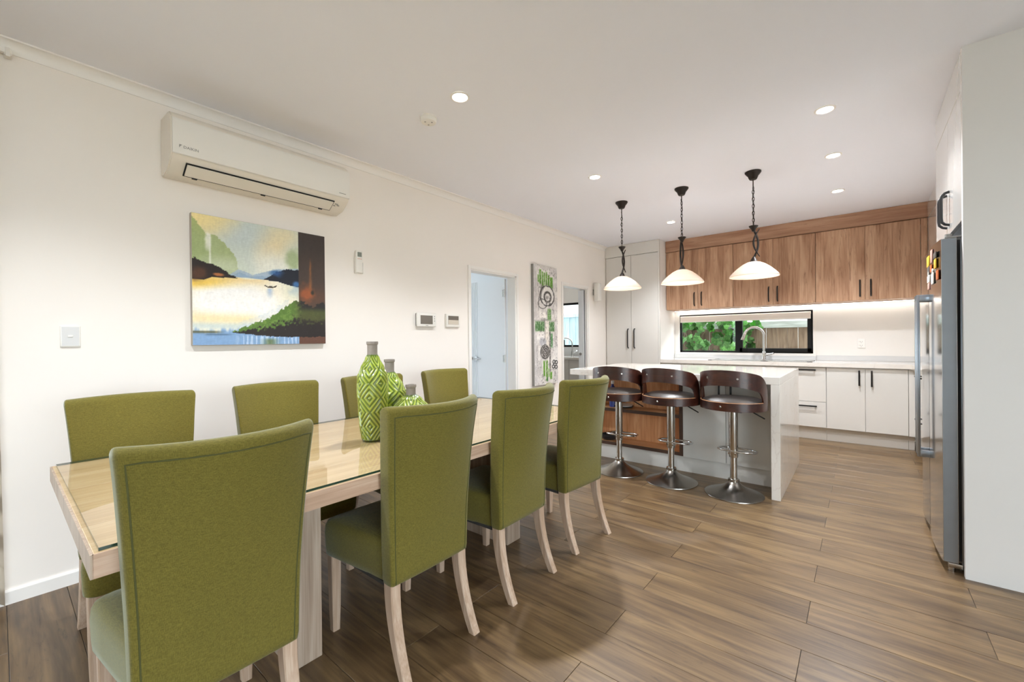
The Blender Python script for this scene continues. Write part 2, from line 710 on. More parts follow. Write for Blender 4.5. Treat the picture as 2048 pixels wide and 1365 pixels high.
# left wall with two doorways and (behind the camera) a sliding-door opening
D1 = (3.06, 3.80, 1.925)     # doorway 1: y0, y1, height (clear opening)
D2 = (4.785, 5.45, 1.93)
S1 = (-2.95, -0.35, 2.2)
w = BM()
for a, b_ in ((YR - 0.1, S1[0]), (S1[1], D1[0]), (D1[1], D2[0]), (D2[1], YB + 0.1)):
    box(w, XL - 0.11, XL, a, b_, 0, ZC)
for d in (D1, D2, S1):
    box(w, XL - 0.11, XL, d[0], d[1], d[2], ZC)
struct('wall_left', w, 'wall_paint')

# back wall with kitchen window and laundry window openings
KW = (-2.135, -0.475, 0.985, 1.545)
LW = (-4.62, -3.45, 1.06, 1.86)
w = BM()
for (x0, x1, wn_) in ((XL - 0.11, XR + 0.1, KW), (XS - 0.1, XL - 0.11, LW)):
    box(w, x0, wn_[0], YB, YB + 0.12, 0, ZC)
    box(w, wn_[1], x1, YB, YB + 0.12, 0, ZC)
    box(w, wn_[0], wn_[1], YB, YB + 0.12, 0, wn_[2])
    box(w, wn_[0], wn_[1], YB, YB + 0.12, wn_[3], ZC)
struct('wall_back', w, 'white_paint')

# rear wall (behind the camera)
w = BM()
box(w, XL - 0.11, XR + 0.1, YR - 0.1, YR, 0, ZC)
struct('wall_rear', w, 'wall_paint')
# right wall of the living area with a wide opening added to light the left wall
w = BM()
box(w, XR, XR + 0.1, YR, -2.4, 0, ZC)
box(w, XR, XR + 0.1, 1.2, YB, 0, ZC)
box(w, XR, XR + 0.1, -2.4, 1.2, 2.2, ZC)
struct('wall_living_right', w, 'wall_paint')
# the panel wall that closes the fridge recess
w = BM()
box(w, 0.389, XR, 3.02, 3.055, 0, ZC)
struct('wall_right', w, 'panel_paint')
# kitchen wall behind the fridge
w = BM()
box(w, 1.07, 1.15, 3.055, YB, 0, ZC)
struct('wall_kitchen_right', w, 'white_paint')
# rooms behind the left wall
w = BM()
box(w, XS - 0.1, XS, 2.0, 2.3, 0, ZC)
box(w, XS - 0.1, XS, 4.0, YB, 0, ZC)
box(w, XS - 0.1, XS, 2.3, 4.0, 0, 0.6)
box(w, XS - 0.1, XS, 2.3, 4.0, 2.2, ZC)
struct('wall_side_room', w, 'cool_paint')
w = BM()
box(w, XS, XL - 0.11, 1.9, 2.0, 0, ZC)
struct('wall_side_room_near', w, 'cool_paint')
w = BM()
box(w, XS, XL - 0.11, 4.3, 4.4, 0, ZC)
struct('wall_partition', w, 'cool_paint')

# cornice and skirting on the left wall
cv = BM()
prof = [(XL, ZC - 0.058), (XL + 0.006, ZC - 0.058)] + [(XL + 0.006 + 0.034 * (1 - math.cos(t)), ZC - 0.055 + 0.047 * math.sin(t)) for t in [PI / 2 * k / 6 for k in range(7)]] + [(XL + 0.046, ZC - 0.008), (XL + 0.046, ZC), (XL, ZC)]
prism(cv, prof, 1, YR, 6.008)
struct('trim_1', cv, 'trim_white', smooth=True)
bb = BM()
for a, b_ in ((S1[1], D1[0] - 0.045), (D1[1] + 0.045, D2[0] - 0.045), (D2[1] + 0.045, 6.005)):
    prism(bb, [(XL, 0), (XL + 0.012, 0), (XL + 0.012, 0.058), (XL + 0.008, 0.066), (XL, 0.066)], 1, a, b_)
struct('baseboard_left', bb, 'trim_white')


def door_trim(name, d):
    t = BM()
    y0, y1, h = d
    wv = 0.034
    box(t, XL, XL + 0.016, y0 - wv, y0, 0, h + wv, bev=0.003)
    box(t, XL, XL + 0.016, y1, y1 + wv, 0, h + wv, bev=0.003)
    box(t, XL, XL + 0.016, y0, y1, h, h + wv, bev=0.003)
    # jamb linings
    box(t, XL - 0.112, XL + 0.004, y0, y0 + 0.012, 0, h)
    box(t, XL - 0.112, XL + 0.004, y1 - 0.02, y1, 0, h)
    box(t, XL - 0.112, XL + 0.004, y0, y1, h - 0.012, h)
    struct(name, t, 'trim_white')


door_trim('trim_2', D1)
door_trim('trim_3', D2)


# door leaf in doorway 1, standing open at right angles into the side room
def door_leaf(name, y_face, x_hinge, width, h, grooves, lever):
    dm = BM()
    xs = [x_hinge - width]
    gs = sorted(x_hinge - width + g for g in grooves)
    gw = 0.005
    cuts = []
    for g in gs:
        cuts.append((xs[-1], g - gw))
        xs.append(g + gw)
    cuts.append((xs[-1], x_hinge))
    for a, b_ in cuts:
        box(dm, a, b_, y_face, y_face + 0.035, 0.01, h)
    box(dm, x_hinge - width, x_hinge, y_face + 0.008, y_face + 0.03, 0.01, h)
    d = struct(name, dm, 'cool_paint')
    return d


d1 = door_leaf('door_1', 3.735, XL - 0.115, 0.70, 1.905, (0.09, 0.16, 0.185, 0.21, 0.235, 0.26), True)
hb = BM()
hx = -3.635
cyl(hb, (hx, 3.735, 0.977), (hx, 3.722, 0.977), 0.026, n=24)
cyl(hb, (hx, 3.725, 0.977), (hx, 3.69, 0.977), 0.009)
tube(hb, [(hx, 3.692, 0.977), (hx + 0.03, 3.689, 0.978), (hx + 0.11, 3.692, 0.976)], 0.009, n=10)
obj('lever_handle', hb, 'chrome', d1)
hb = BM()
cyl(hb, (hx - 0.085, 3.735, 0.977), (hx - 0.085, 3.725, 0.977), 0.024, n=24)
cyl(hb, (hx - 0.085, 3.727, 0.977), (hx - 0.085, 3.715, 0.977), 0.012, n=20)
obj('lock_rose', hb, 'satin_chrome', d1)
for zz_ in (0.985, 1.74, 0.22):
    hb = BM()
    cyl(hb, (XL - 0.113, 3.728, zz_ - 0.045), (XL - 0.113, 3.728, zz_ + 0.045), 0.006, n=10)
    box(hb, XL - 0.145, XL - 0.113, 3.731, 3.7355, zz_ - 0.04, zz_ + 0.04)
    obj('hinge', hb, 'satin_chrome', d1)

# laundry door leaf, open, seen almost edge-on
d2 = door_leaf('door_2', 5.395, XL - 0.03, 0.09, 1.905, (), True)
hb = BM()
cyl(hb, (-3.145, 5.395, 0.985), (-3.145, 5.38, 0.985), 0.02, n=20)
obj('lock_rose', hb, 'grey_plastic', d2)


# windows ------------------------------------------------------------------
def window(name, x0, x1, z0, z1, y, mull, parent=None, mat='black_frame', fw=0.035):
    f = BM()
    box(f, x0, x1, y, y + 0.06, z0, z0 + fw)
    box(f, x0, x1, y, y + 0.06, z1 - fw, z1)
    box(f, x0, x0 + fw * 0.6, y, y + 0.06, z0, z1)
    box(f, x1 - fw, x1, y, y + 0.06, z0, z1)
    wd = struct(name, f, mat)
    return wd


w1 = window('window_1', KW[0], KW[1], KW[2], KW[3], YB + 0.02, None, fw=0.026)
mu = BM()
box(mu, -1.375, -1.318, YB + 0.012, YB + 0.06, KW[2], KW[3])
obj('mullion', mu, 'black_frame', w1, smooth=False)
sash = BM()
box(sash, -1.318, -1.285, YB + 0.004, YB + 0.055, KW[2] + 0.02, KW[3])
box(sash, -1.318, KW[1] - 0.02, YB + 0.004, YB + 0.055, KW[2] + 0.02, KW[2] + 0.065)
box(sash, KW[1] - 0.06, KW[1] - 0.02, YB + 0.004, YB + 0.055, KW[2] + 0.02, KW[3])
obj('sash', sash, 'black_frame', w1, smooth=False)
hd = BM()
box(hd, -1.235, -1.222, YB - 0.012, YB + 0.006, 1.01, 1.105, bev=0.003)
obj('window_latch', hd, 'black_frame', w1)
for a, b_ in ((KW[0] + 0.02, -1.37), (-1.29, KW[1] - 0.05)):
    g = BM()
    box(g, a, b_, YB + 0.03, YB + 0.034, KW[2] + 0.02, KW[3] - 0.02)
    obj('pane', g, 'window_glass', w1, smooth=False)
# white reveal and ledge around the window
t = BM()
box(t, KW[0] - 0.03, KW[0], YB - 0.008, YB + 0.02, KW[2] - 0.03, KW[3] + 0.03)
box(t, KW[1], KW[1] + 0.03, YB - 0.008, YB + 0.02, KW[2] - 0.03, KW[3] + 0.03)
box(t, KW[0], KW[1], YB - 0.008, YB + 0.02, KW[3], KW[3] + 0.03)
box(t, KW[0] - 0.03, KW[1] + 0.03, YB - 0.03, YB + 0.02, KW[2] - 0.03, KW[2])
struct('trim_4', t, 'trim_white')

w2 = window('window_2', LW[0], LW[1], LW[2], LW[3], YB + 0.02, None)
g = BM()
box(g, LW[0] + 0.02, LW[1] - 0.03, YB + 0.04, YB + 0.044, LW[2] + 0.03, LW[3] - 0.03)
obj('pane', g, 'window_glass', w2, smooth=False)
la = BM()
box(la, -4.232, -4.215, YB - 0.005, YB + 0.03, LW[2] + 0.02, LW[2] + 0.13)
obj('window_latch', la, 'black_frame', w2)


def slider(name, horizontal, fixed, a0, a1, h, z0=0.0):
    """aluminium-framed sliding doors: frame bars and two or three panes"""
    def bx(bm, p0, p1, q0, q1, r0, r1):
        if horizontal:
            box(bm, p0, p1, q0, q1, r0, r1)
        else:
            box(bm, q0, q1, p0, p1, r0, r1)
    f = BM()
    bx(f, a0, a1, fixed - 0.03, fixed + 0.03, h - 0.05, h)
    bx(f, a0, a1, fixed - 0.03, fixed + 0.03, z0, z0 + 0.04)
    n = 3
    for k in range(n + 1):
        p = a0 + (a1 - a0) * k / n
        bx(f, max(a0, p - 0.03), min(a1, p + 0.03), fixed - 0.03, fixed + 0.03, z0, h)
    o = struct(name, f, 'black_frame')
    for k in range(n):
        g = BM()
        bx(g, a0 + (a1 - a0) * k / n + 0.03, a0 + (a1 - a0) * (k + 1) / n - 0.03, fixed - 0.003, fixed + 0.003, z0 + 0.04, h - 0.05)
        obj('pane', g, 'window_glass', o, smooth=False)


slider('window_3', False, XL - 0.055, S1[0], S1[1], 2.2)
slider('added_fill_window', False, XR + 0.05, -2.4, 1.2, 2.2)  # unseen glazed opening added so daylight reaches the left wall
slider('window_5', False, XS - 0.05, 2.3, 4.0, 2.2, 0.6)

# ------------------------------------------------------------------ outside
gr = BM()
box(gr, -40, 40, -40, 40, -0.4, -0.14)
struct('ground', gr, 'paving')


def fence(name, label, x0, x1, y, h, mat, railmat, n_gap, rail_z=None):
    th = thing(name, label, 'fence', ((x0 + x1) / 2, y, -0.14))
    x = x0
    wv = 0.14
    k = 0
    while x < x1:
        p = BM()
        dz = random.uniform(-0.01, 0.01)
        box(p, x, x + wv - (0.002 if k % n_gap else 0.005), y, y + 0.02, -0.1, h + dz, bev=0.003, seg=1)
        obj('paling', p, mat, th, smooth=False)
        x += wv
        k += 1
    if rail_z:
        p = BM()
        box(p, x0, x1, y - 0.045, y - 0.001, rail_z[0], rail_z[1], bev=0.004, seg=1)
        obj('rail', p, railmat, th, smooth=False)
    return th


fence('paling_fence', 'weathered brown paling fence outside the kitchen window', -3.4, 1.4, 7.75, 1.36, 'fence_wood', 'rail_wood', 3, (1.345, 1.45))
fence('side_fence', 'pale blue-grey board fence outside the laundry window', -6.6, -3.6, 7.75, 1.72, 'blue_fence', 'blue_fence', 4, (1.66, 1.73))

ev = BM()  # unseen overhang added to cut the sky light on the fences
box(ev, XS - 0.3, 3.4, YB + 0.12, YB + 0.62, 2.5, 2.56)
struct('added_eave_shade', ev, 'white_paint')
nb_ = BM()  # wall added beyond the fences to block sky and dim them
box(nb_, -12, 8, 10.2, 10.4, -0.14, 3.6)
struct('added_wall_sky_blocker', nb_, 'concrete')

# climbing vine over the left part of the paling fence
vine = thing('climbing_vine', 'green climbing vine hanging over the brown fence outside the kitchen window', 'vine', (-2.0, 7.68, -0.14))
st = BM()
rng = random.Random(3)
stems = []
for k in range(9):
    x = -2.75 + 0.17 * k
    pts = []
    z = -0.12
    while z < 1.45 - max(0, k - 6) * 0.2:
        pts.append((x, 7.64 - 0.015 * rng.random(), z))
        x += rng.uniform(-0.09, 0.12)
        z += 0.16
    stems.append(pts)
    tube(st, pts, 0.006, n=5)
tube(st, [(-2.8 + 0.14 * k, 7.66, 1.42 + 0.05 * math.sin(k * 1.3)) for k in range(11)], 0.007, n=5)
obj('stem', st, 'vine_stem', vine)


def leaf_mesh():
    bm = BM()
    outl = [(0, 0), (0.35, -0.22), (0.62, 0.05), (0.52, 0.42), (0.72, 0.62), (0.38, 0.78), (0.0, 1.15), (-0.38, 0.78), (-0.72, 0.62), (-0.52, 0.42), (-0.62, 0.05), (-0.35, -0.22)]
    cvt = bm.verts.new((0, 0.4, 0.08))
    vs_ = [bm.verts.new((x, y, -0.12 * (abs(x) + 0.3 * abs(y - 0.4)))) for x, y in outl]
    for a, b_ in zip(vs_, vs_[1:] + vs_[:1]):
        bm.faces.new((a, b_, cvt))
    ex = bmesh.ops.solidify(bm, geom=bm.faces[:], thickness=0.03)
    me = bpy.data.meshes.new('leaf')
    bm.to_mesh(me)
    bm.free()
    me.materials.append(MATS['leaf_green'])
    return me


LEAF = leaf_mesh()
for k in range(200):
    top = k % 3 == 0
    if top:
        x, z = rng.uniform(-2.75, -1.2), rng.uniform(1.36, 1.56)
        if x > -1.5:
            z = rng.uniform(1.3, 1.5)
    else:
        x = -2.75 + 1.5 * rng.random() ** 1.1
        z = rng.uniform(0.9, 1.4)
        if x < -2.3 and rng.random() < 0.35:
            continue
    o = mesh_obj('leaf', LEAF, None, vine)
    o.location = Vector((x, 7.56 + rng.uniform(-0.05, 0.05), z)) - vine.location
    s = rng.uniform(0.06, 0.12)
    o.scale = (s, s, s)
    o.rotation_euler = (rad(90 + rng.uniform(-35, 25)), rng.uniform(-0.4, 0.4), rng.uniform(-0.6, 0.6))
    o.rotation_euler.rotate_axis('Z', rng.uniform(-2.6, 2.6))

# ------------------------------------------------------------------ kitchen
def bow_handle(bm, axis, p0, p1, out, r=0.006, depth=0.03):
    """slim bow handle between p0 and p1 standing off along out"""
    p0, p1, out = Vector(p0), Vector(p1), Vector(out)
    d = (p1 - p0)
    l = d.length
    d.normalize()
    pts = [p0, p0 + out * depth * 0.55 + d * 0.006, p0 + out * depth * 0.92 + d * 0.02, p0 + out * depth + d * 0.04,
           p1 + out * depth - d * 0.04, p1 + out * depth * 0.92 - d * 0.02, p1 + out * depth * 0.55 - d * 0.006, p1]
    tube(bm, pts, r, n=8)
    return bm


# pantry ------------------------------------------------
PF = 6.01
pan = thing('pantry_cabinet', 'tall white two-door pantry cabinet in the kitchen corner', 'cabinet', (-2.63, 6.3, 0))
b = BM()
box(b, XL + 0.004, -2.212, PF + 0.02, YB - 0.004, 0.1, ZC - 0.002)
obj('carcass', b, 'white_paint', pan, smooth=False)
b = BM()
box(b, XL + 0.004, -2.23, PF + 0.06, PF + 0.08, 0.002, 0.1)
obj('kickboard', b, 'gloss_white', pan, smooth=False)
b = BM()
box(b, XL + 0.004, -2.212, PF - 0.004, PF + 0.02, 2.44, ZC - 0.002, bev=0.002)
obj('bulkhead', b, 'gloss_white', pan, smooth=False)
b = BM()
box(b, -2.236, -2.212, PF - 0.004, PF + 0.02, 0.1, 2.44, bev=0.001)
obj('end_panel', b, 'gloss_white', pan, smooth=False)
for x0, x1, hx in ((XL + 0.016, -2.643, -2.69), (-2.639, -2.239, -2.59)):
    b = BM()
    box(b, x0, x1, PF, PF + 0.02, 0.105, 2.432, bev=0.0015)
    d = obj('door', b, 'gloss_white', pan, smooth=False)
    b = BM()
    bow_handle(b, 2, (hx, PF, 1.06), (hx, PF, 1.345), (0, -1, 0), r=0.0085, depth=0.028)
    obj('handle', b, 'black_metal', d)

# wall cabinets: three two-door units and a filler ---------------------------
UY = 6.255
for (x0, xm, x1, lab) in ((-2.205, -1.765, -1.318, 'wood-grain wall cabinet next to the white pantry'),
                          (-1.315, -0.861, -0.421, 'middle wood-grain wall cabinet of the row above the sink'),
                          (-0.418, 0.037, 0.492, 'wood-grain wall cabinet of the row nearest the fridge')):
    u = thing('wall_cabinet', lab, 'cabinet', ((x0 + x1) / 2, 6.44, 1.61), group='wood-grain wall cabinets')
    b = BM()
    box(b, x0, x1, UY + 0.02, YB - 0.004, 1.612, 2.45)
    obj('carcass', b, 'upper_wood', u, smooth=False)
    for a0, a1, hx in ((x0 + 0.001, xm - 0.0015, xm - 0.045), (xm + 0.0015, x1 - 0.001, xm + 0.05)):
        b = BM()
        box(b, a0, a1, UY, UY + 0.019, 1.612, 2.446, bev=0.001)
        d = obj('door', b, 'upper_wood', u, smooth=False)
        b = BM()
        bow_handle(b, 2, (hx, UY, 1.655), (hx, UY, 1.84), (0, -1, 0), r=0.0075, depth=0.028)
        obj('handle', b, 'black_metal', d)
b = BM()
box(b, 0.496, 0.548, UY, UY + 0.02, 1.612, 2.446, bev=0.001)
tag(obj('filler_panel', b, 'upper_wood', None, smooth=False, loc=(0.52, UY, 1.612)), 'narrow wood-grain filler strip at the end of the wall cabinets', 'panel')
b = BM()
box(b, -2.205, 0.548, UY - 0.012, YB - 0.004, 2.452, ZC - 0.002)
box(b, -2.205, 0.556, UY - 0.02, UY + 0.01, 2.452, 2.462)
tag(obj('bulkhead_fascia', b, 'fascia_wood', None, smooth=False, loc=(-0.85, UY, 2.452)), 'long horizontal wood-grain fascia between wall cabinets and ceiling', 'panel')
# LED strip below the wall cabinets
led = thing('led_strip', 'thin lit strip under the wood-grain wall cabinets', 'light', (-0.85, 6.5, 1.612))
b = BM()
box(b, -2.2, 0.54, 6.565, 6.587, 1.603, 1.6115)
obj('channel', b, 'satin_chrome', led, smooth=False)
b = BM()
box(b, -2.19, 0.53, 6.569, 6.583, 1.600, 1.6035)
obj('diffuser', b, 'led_lens', led, smooth=False)

# back base cabinets ------------------------------------------------------------
BF = 6.03


def base_unit(name, lab, x0, x1, fronts, grp):
    u = thing(name, lab, 'cabinet', ((x0 + x1) / 2, 6.35, 0), group=grp)
    b = BM()
    box(b, x0, x1, BF + 0.02, YB - 0.004, 0.15, 0.852)
    obj('carcass', b, 'white_paint', u, smooth=False)
    b = BM()
    box(b, x0, x1, 6.09, 6.108, 0.001, 0.15)
    obj('kickboard', b, 'gloss_white', u, smooth=False)
    for (nm, a0, a1, z0, z1, h) in fronts:
        b = BM()
        box(b, a0, a1, BF, BF + 0.019, z0, z1, bev=0.001)
        d = obj(nm, b, 'gloss_white', u, smooth=False)
        if h:
            b = BM()
            box(b, min(h[0], h[2]) - (0 if h[0] != h[2] else 0.008), max(h[0], h[2]) + (0 if h[0] != h[2] else 0.008),
                BF - 0.03, BF - 0.02, min(h[1], h[3]) - (0 if h[1] != h[3] else 0.008), max(h[1], h[3]) + (0 if h[1] != h[3] else 0.008), bev=0.002)
            for q in ((h[0], h[1]), (h[2], h[3])):
                e = 0.006
                qx = q[0] + (0.012 if q[0] < max(h[0], h[2]) else -0.012 if h[0] != h[2] else 0)
                qz = q[1] + (0.012 if q[1] < max(h[1], h[3]) else -0.012 if h[1] != h[3] else 0)
                box(b, qx - e, qx + e, BF - 0.024, BF, qz - e, qz + e)
            obj('handle', b, 'black_metal', d, smooth=False)
    return u


ZT = 0.845
base_unit('base_cabinet', 'white base cabinet beside the pantry behind the island', -2.21, -1.762,
          [('door', -2.208, -1.764, 0.153, ZT, (-2.1, 0.815, -1.87, 0.815))], 'white base cabinets along the back wall')
base_unit('sink_cabinet', 'white two-door cabinet under the sink, mostly hidden by the island', -1.76, -0.917,
          [('door', -1.758, -1.34, 0.153, ZT, (-1.39, 0.65, -1.39, 0.82)), ('door', -1.337, -0.919, 0.153, ZT, (-1.29, 0.65, -1.29, 0.82))], 'white base cabinets along the back wall')
base_unit('drawer_cabinet', 'white two-drawer base cabinet beside the island end', -0.915, -0.3145,
          [('drawer', -0.913, -0.3165, 0.447, ZT, (-0.82, 0.815, -0.408, 0.815)), ('drawer', -0.913, -0.3165, 0.153, 0.443, (-0.82, 0.395, -0.40, 0.395))], 'white base cabinets along the back wall')
base_unit('double_cabinet', 'white two-door base cabinet with two upright black handles', -0.3125, 0.3765,
          [('door', -0.3105, 0.0295, 0.153, ZT, (-0.02, 0.655, -0.02, 0.825)), ('door', 0.033, 0.375, 0.153, ZT, (0.085, 0.65, 0.085, 0.825))], 'white base cabinets along the back wall')
b = BM()
box(b, 0.3785, 0.425, BF + 0.001, BF + 0.02, 0.15, 0.852)
box(b, 0.3785, 0.425, 6.09, 6.108, 0.001, 0.15)
tag(obj('corner_filler', b, 'gloss_white', None, smooth=False, loc=(0.4, BF, 0)), 'narrow white filler panel in the inside corner of the base cabinets', 'panel')

# right-hand run behind the fridge
rr = thing('corner_drawer_cabinet', 'white drawer cabinet on the right wall beyond the fridge', 'cabinet', (0.7, 5.0, 0))
b = BM()
box(b, 0.45, 1.066, 4.05, BF - 0.004, 0.15, 0.852)
obj('carcass', b, 'white_paint', rr, smooth=False)
b = BM()
box(b, 0.5, 0.518, 4.05, BF + 0.05, 0.001, 0.15)
obj('kickboard', b, 'gloss_white', rr, smooth=False)
for (y0, y1) in ((4.06, 5.05), (5.06, 6.02)):
    for (z0, z1) in ((0.153, 0.43), (0.434, ZT)):
        b = BM()
        box(b, 0.43, 0.449, y0, y1, z0, z1, bev=0.001)
        d = obj('drawer', b, 'gloss_white', rr, smooth=False)
        b = BM()
        ym = (y0 + y1) / 2
        bow_handle(b, 1, (0.43, ym - 0.16, z1 - 0.04), (0.43, ym + 0.16, z1 - 0.04), (-1, 0, 0), r=0.007, depth=0.03)
        obj('handle', b, 'black_metal', d)

# worktop in one L-shaped slab, upstand
b = BM()
prism(b, [(-2.209, YB - 0.003), (-2.209, 6.005), (0.40, 6.005), (0.40, 4.05), (1.067, 4.05), (1.067, YB - 0.003)], 2, 0.853, 0.9)
tag(obj('worktop', b, 'quartz', None, smooth=False, loc=(-0.6, 6.3, 0.853)), 'pale stone worktop running under the window and turning the corner', 'worktop')
b = BM()
box(b, -0.44, 1.06, YB - 0.012, YB - 0.001, 0.901, 0.965)
tag(obj('splashback_upstand', b, 'silver_sill', None, smooth=False, loc=(0.3, YB, 0.901)), 'low greyish upstand strip behind the worktop under the outlet', 'upstand')
b = BM()
box(b, -2.205, -0.445, YB - 0.05, YB - 0.001, 0.901, 0.954)
tag(obj('window_ledge', b, 'silver_sill', None, smooth=False, loc=(-1.3, YB, 0.901)), 'silver-grey ledge box below the kitchen window behind the tap', 'ledge')

# sink and tap
sk = thing('sink', 'stainless steel sink with drainer set in the back worktop', 'sink', (-1.03, 6.3, 0.9))
b = BM()
x0, x1, y0, y1 = -1.60, -0.45, 6.10, 6.52
box(b, x0, x1, y0, y0 + 0.045, 0.9005, 0.905, bev=0.001)
box(b, x0, x1, y1 - 0.06, y1, 0.9005, 0.905, bev=0.001)
box(b, x0, x0 + 0.05, y0, y1, 0.9005, 0.905, bev=0.001)
box(b, x1 - 0.05, x1, y0, y1, 0.9005, 0.905, bev=0.001)
box(b, -0.98, -0.90, y0, y1, 0.9005, 0.905, bev=0.001)
obj('rim', b, 'satin_chrome', sk, smooth=False)
b = BM()
box(b, x0 + 0.05, -0.98, y0 + 0.045, y1 - 0.06, 0.9003, 0.9012)
box(b, -0.90, x1 - 0.05, y0 + 0.045, y1 - 0.06, 0.9003, 0.9012)
obj('basin', b, 'brushed_steel', sk, smooth=False)
tp = thing('kitchen_tap', 'tall chrome gooseneck tap standing at the kitchen sink', 'tap', (-1.0, 6.49, 0.905))
b = BM()
lathe(b, [(0.026, 0.0), (0.026, 0.006), (0.023, 0.01), (0.023, 0.1), (0.017, 0.104)], 24, (-1.0, 6.49, 0.905))
obj('body', b, 'chrome', tp)
b = BM()
pts = [(-1.0, 6.49, 1.0), (-1.0, 6.49, 1.22)]
for k in range(1, 13):
    t_ = PI * k / 12 * 0.93
    pts.append((-1.0 - 0.105 * (1 - math.cos(t_)), 6.49 - 0.05 * (1 - math.cos(t_)), 1.22 + 0.112 * math.sin(t_)))
tube(b, pts, 0.016, n=14)
obj('spout', b, 'chrome', tp)
b = BM()
e = Vector(pts[-1])
dv = (Vector(pts[-1]) - Vector(pts[-2])).normalized()
cyl(b, e, e + dv * 0.085, 0.018, 0.023, n=18)
obj('spray_head', b, 'satin_chrome', tp)
b = BM()
cyl(b, (-0.98, 6.485, 0.965), (-0.955, 6.48, 0.966), 0.013, n=14)
cyl(b, (-0.96, 6.48, 0.966), (-0.885, 6.462, 0.988), 0.009, 0.011, n=14)
obj('lever', b, 'chrome', tp)

# roller blind at the top of the window
bl = thing('roller_blind', 'cream roller blind rolled up at the top of the kitchen window', 'blind', (-1.3, YB - 0.02, 1.43))
b = BM()
cyl(b, (KW[0] + 0.02, YB - 0.016, 1.508), (KW[1] - 0.02, YB - 0.016, 1.508), 0.018, n=20)
obj('roller', b, 'blind_cloth', bl)
b = BM()
box(b, KW[0] + 0.02, KW[1] - 0.02, YB - 0.036, YB - 0.033, 1.448, 1.515)
obj('cloth', b, 'blind_cloth', bl, smooth=False)
b = BM()
box(b, KW[0] + 0.02, KW[1] - 0.02, YB - 0.042, YB - 0.028, 1.432, 1.45, bev=0.004)
obj('bottom_bar', b, 'trim_white', bl)
b = BM()
for k in range(14):
    cyl(b, (KW[1] + 0.004, YB - 0.03, 1.05 + k * 0.03), (KW[1] + 0.004, YB - 0.03, 1.07 + k * 0.03), 0.003, n=6)
obj('bead_chain', b, 'white_plastic', bl)
b = BM()
box(b, KW[0] + 0.005, KW[1] - 0.005, YB - 0.01, YB + 0.018, 1.532, 1.5445)
obj('head_bracket', b, 'black_frame', bl, smooth=False)

# power outlet on the splashback
ou = thing('power_outlet', 'white double power outlet on the splashback above the worktop', 'outlet', (0.0, YB, 1.06))
b = BM()
box(b, -0.036, 0.036, YB - 0.01, YB - 0.001, 1.06, 1.172, bev=0.003)
obj('plate', b, 'outlet_white', ou)
for zz_ in (1.09, 1.135):
    b = BM()
    for dx, an in ((-0.008, 0.5), (0.008, -0.5)):
        box(b, dx - 0.0015, dx + 0.0015, YB - 0.0108, YB - 0.0098, zz_ - 0.006, zz_ + 0.006)
    box(b, -0.0015, 0.0015, YB - 0.0108, YB - 0.0098, zz_ - 0.018, zz_ - 0.008)
    obj('socket', b, 'grey_plastic', ou, smooth=False)
    b = BM()
    box(b, -0.024, -0.014, YB - 0.013, YB - 0.009, zz_ - 0.008, zz_ + 0.008, bev=0.001)
    obj('switch', b, 'white_plastic', ou)

# white wall cabinets on the right wall
ru = thing('right_wall_cabinet', 'glossy white wall cabinet beyond the fridge reaching the ceiling', 'cabinet', (0.8, 5.1, 1.61))
b = BM()
box(b, 0.57, 1.066, 3.98, 6.24, 1.612, 2.612)
obj('carcass', b, 'gloss_white', ru, smooth=False)
for k in range(4):
    b = BM()
    y0 = 3.985 + k * 0.5645
    box(b, 0.55, 0.569, y0, y0 + 0.562, 1.612, 2.43, bev=0.001)
    obj('door', b, 'gloss_white', ru, smooth=False)
b = BM()
box(b, 0.548, 0.569, 3.985, 6.24, 2.433, 2.612)
obj('bulkhead', b, 'gloss_white', ru, smooth=False)

# cabinet over the fridge
of = thing('over_fridge_cabinet', 'glossy white two-door cabinet above the fridge', 'cabinet', (0.72, 3.5, 1.772))
b = BM()
box(b, 0.41, 1.066, 3.058, 3.965, 1.785, 2.612)
obj('carcass', b, 'white_paint', of, smooth=False)
b = BM()
box(b, 0.389, 0.41, 3.058, 3.968, 2.425, 2.612, bev=0.001)
obj('bulkhead', b, 'gloss_white', of, smooth=False)
for (y0, y1, hy) in ((3.06, 3.466, 3.42), (3.469, 3.966, 3.515)):
    b = BM()
    box(b, 0.389, 0.409, y0, y1, 1.772, 2.42, bev=0.001)
    d = obj('door', b, 'gloss_white', of, smooth=False)
    b = BM()
    bow_handle(b, 2, (0.389, hy, 1.822), (0.389, hy, 2.01), (-1, 0, 0), r=0.0075, depth=0.034)
    obj('handle', b, 'black_metal', d)
b = BM()
box(b, 0.42, 1.066, 3.97, 3.978, 0.0, 1.78)
tag(obj('fridge_side_panel', b, 'gloss_white', None, smooth=False, loc=(0.7, 3.974, 0)), 'white upright panel on the far side of the fridge recess', 'panel')

# fridge --------------------------------------------------------------------
FX = 0.312
fr = thing('fridge', 'tall stainless steel side-by-side fridge in the recess at the right', 'fridge', (0.7, 3.5, 0))
b = BM()
box(b, 0.385, 1.05, 3.075, 3.955, 0.03, 1.68, bev=0.004)
obj('body', b, 'fridge_side', fr)


def fridge_door(y0, y1):
    bm = BM()
    n = 12
    bulge = 0.012
    pts = []
    for k in range(n + 1):
        y = y0 + (y1 - y0) * k / n
        s = (k / n - 0.5) * 2
        pts.append((FX - bulge * (1 - s * s) + 0.004, y))
    poly = [(0.372, y0 + 0.004), (FX + 0.012, y0)] + pts + [(FX + 0.012, y1), (0.372, y1 - 0.004)]
    prism(bm, poly, 2, 0.05, 1.69)
    return bm


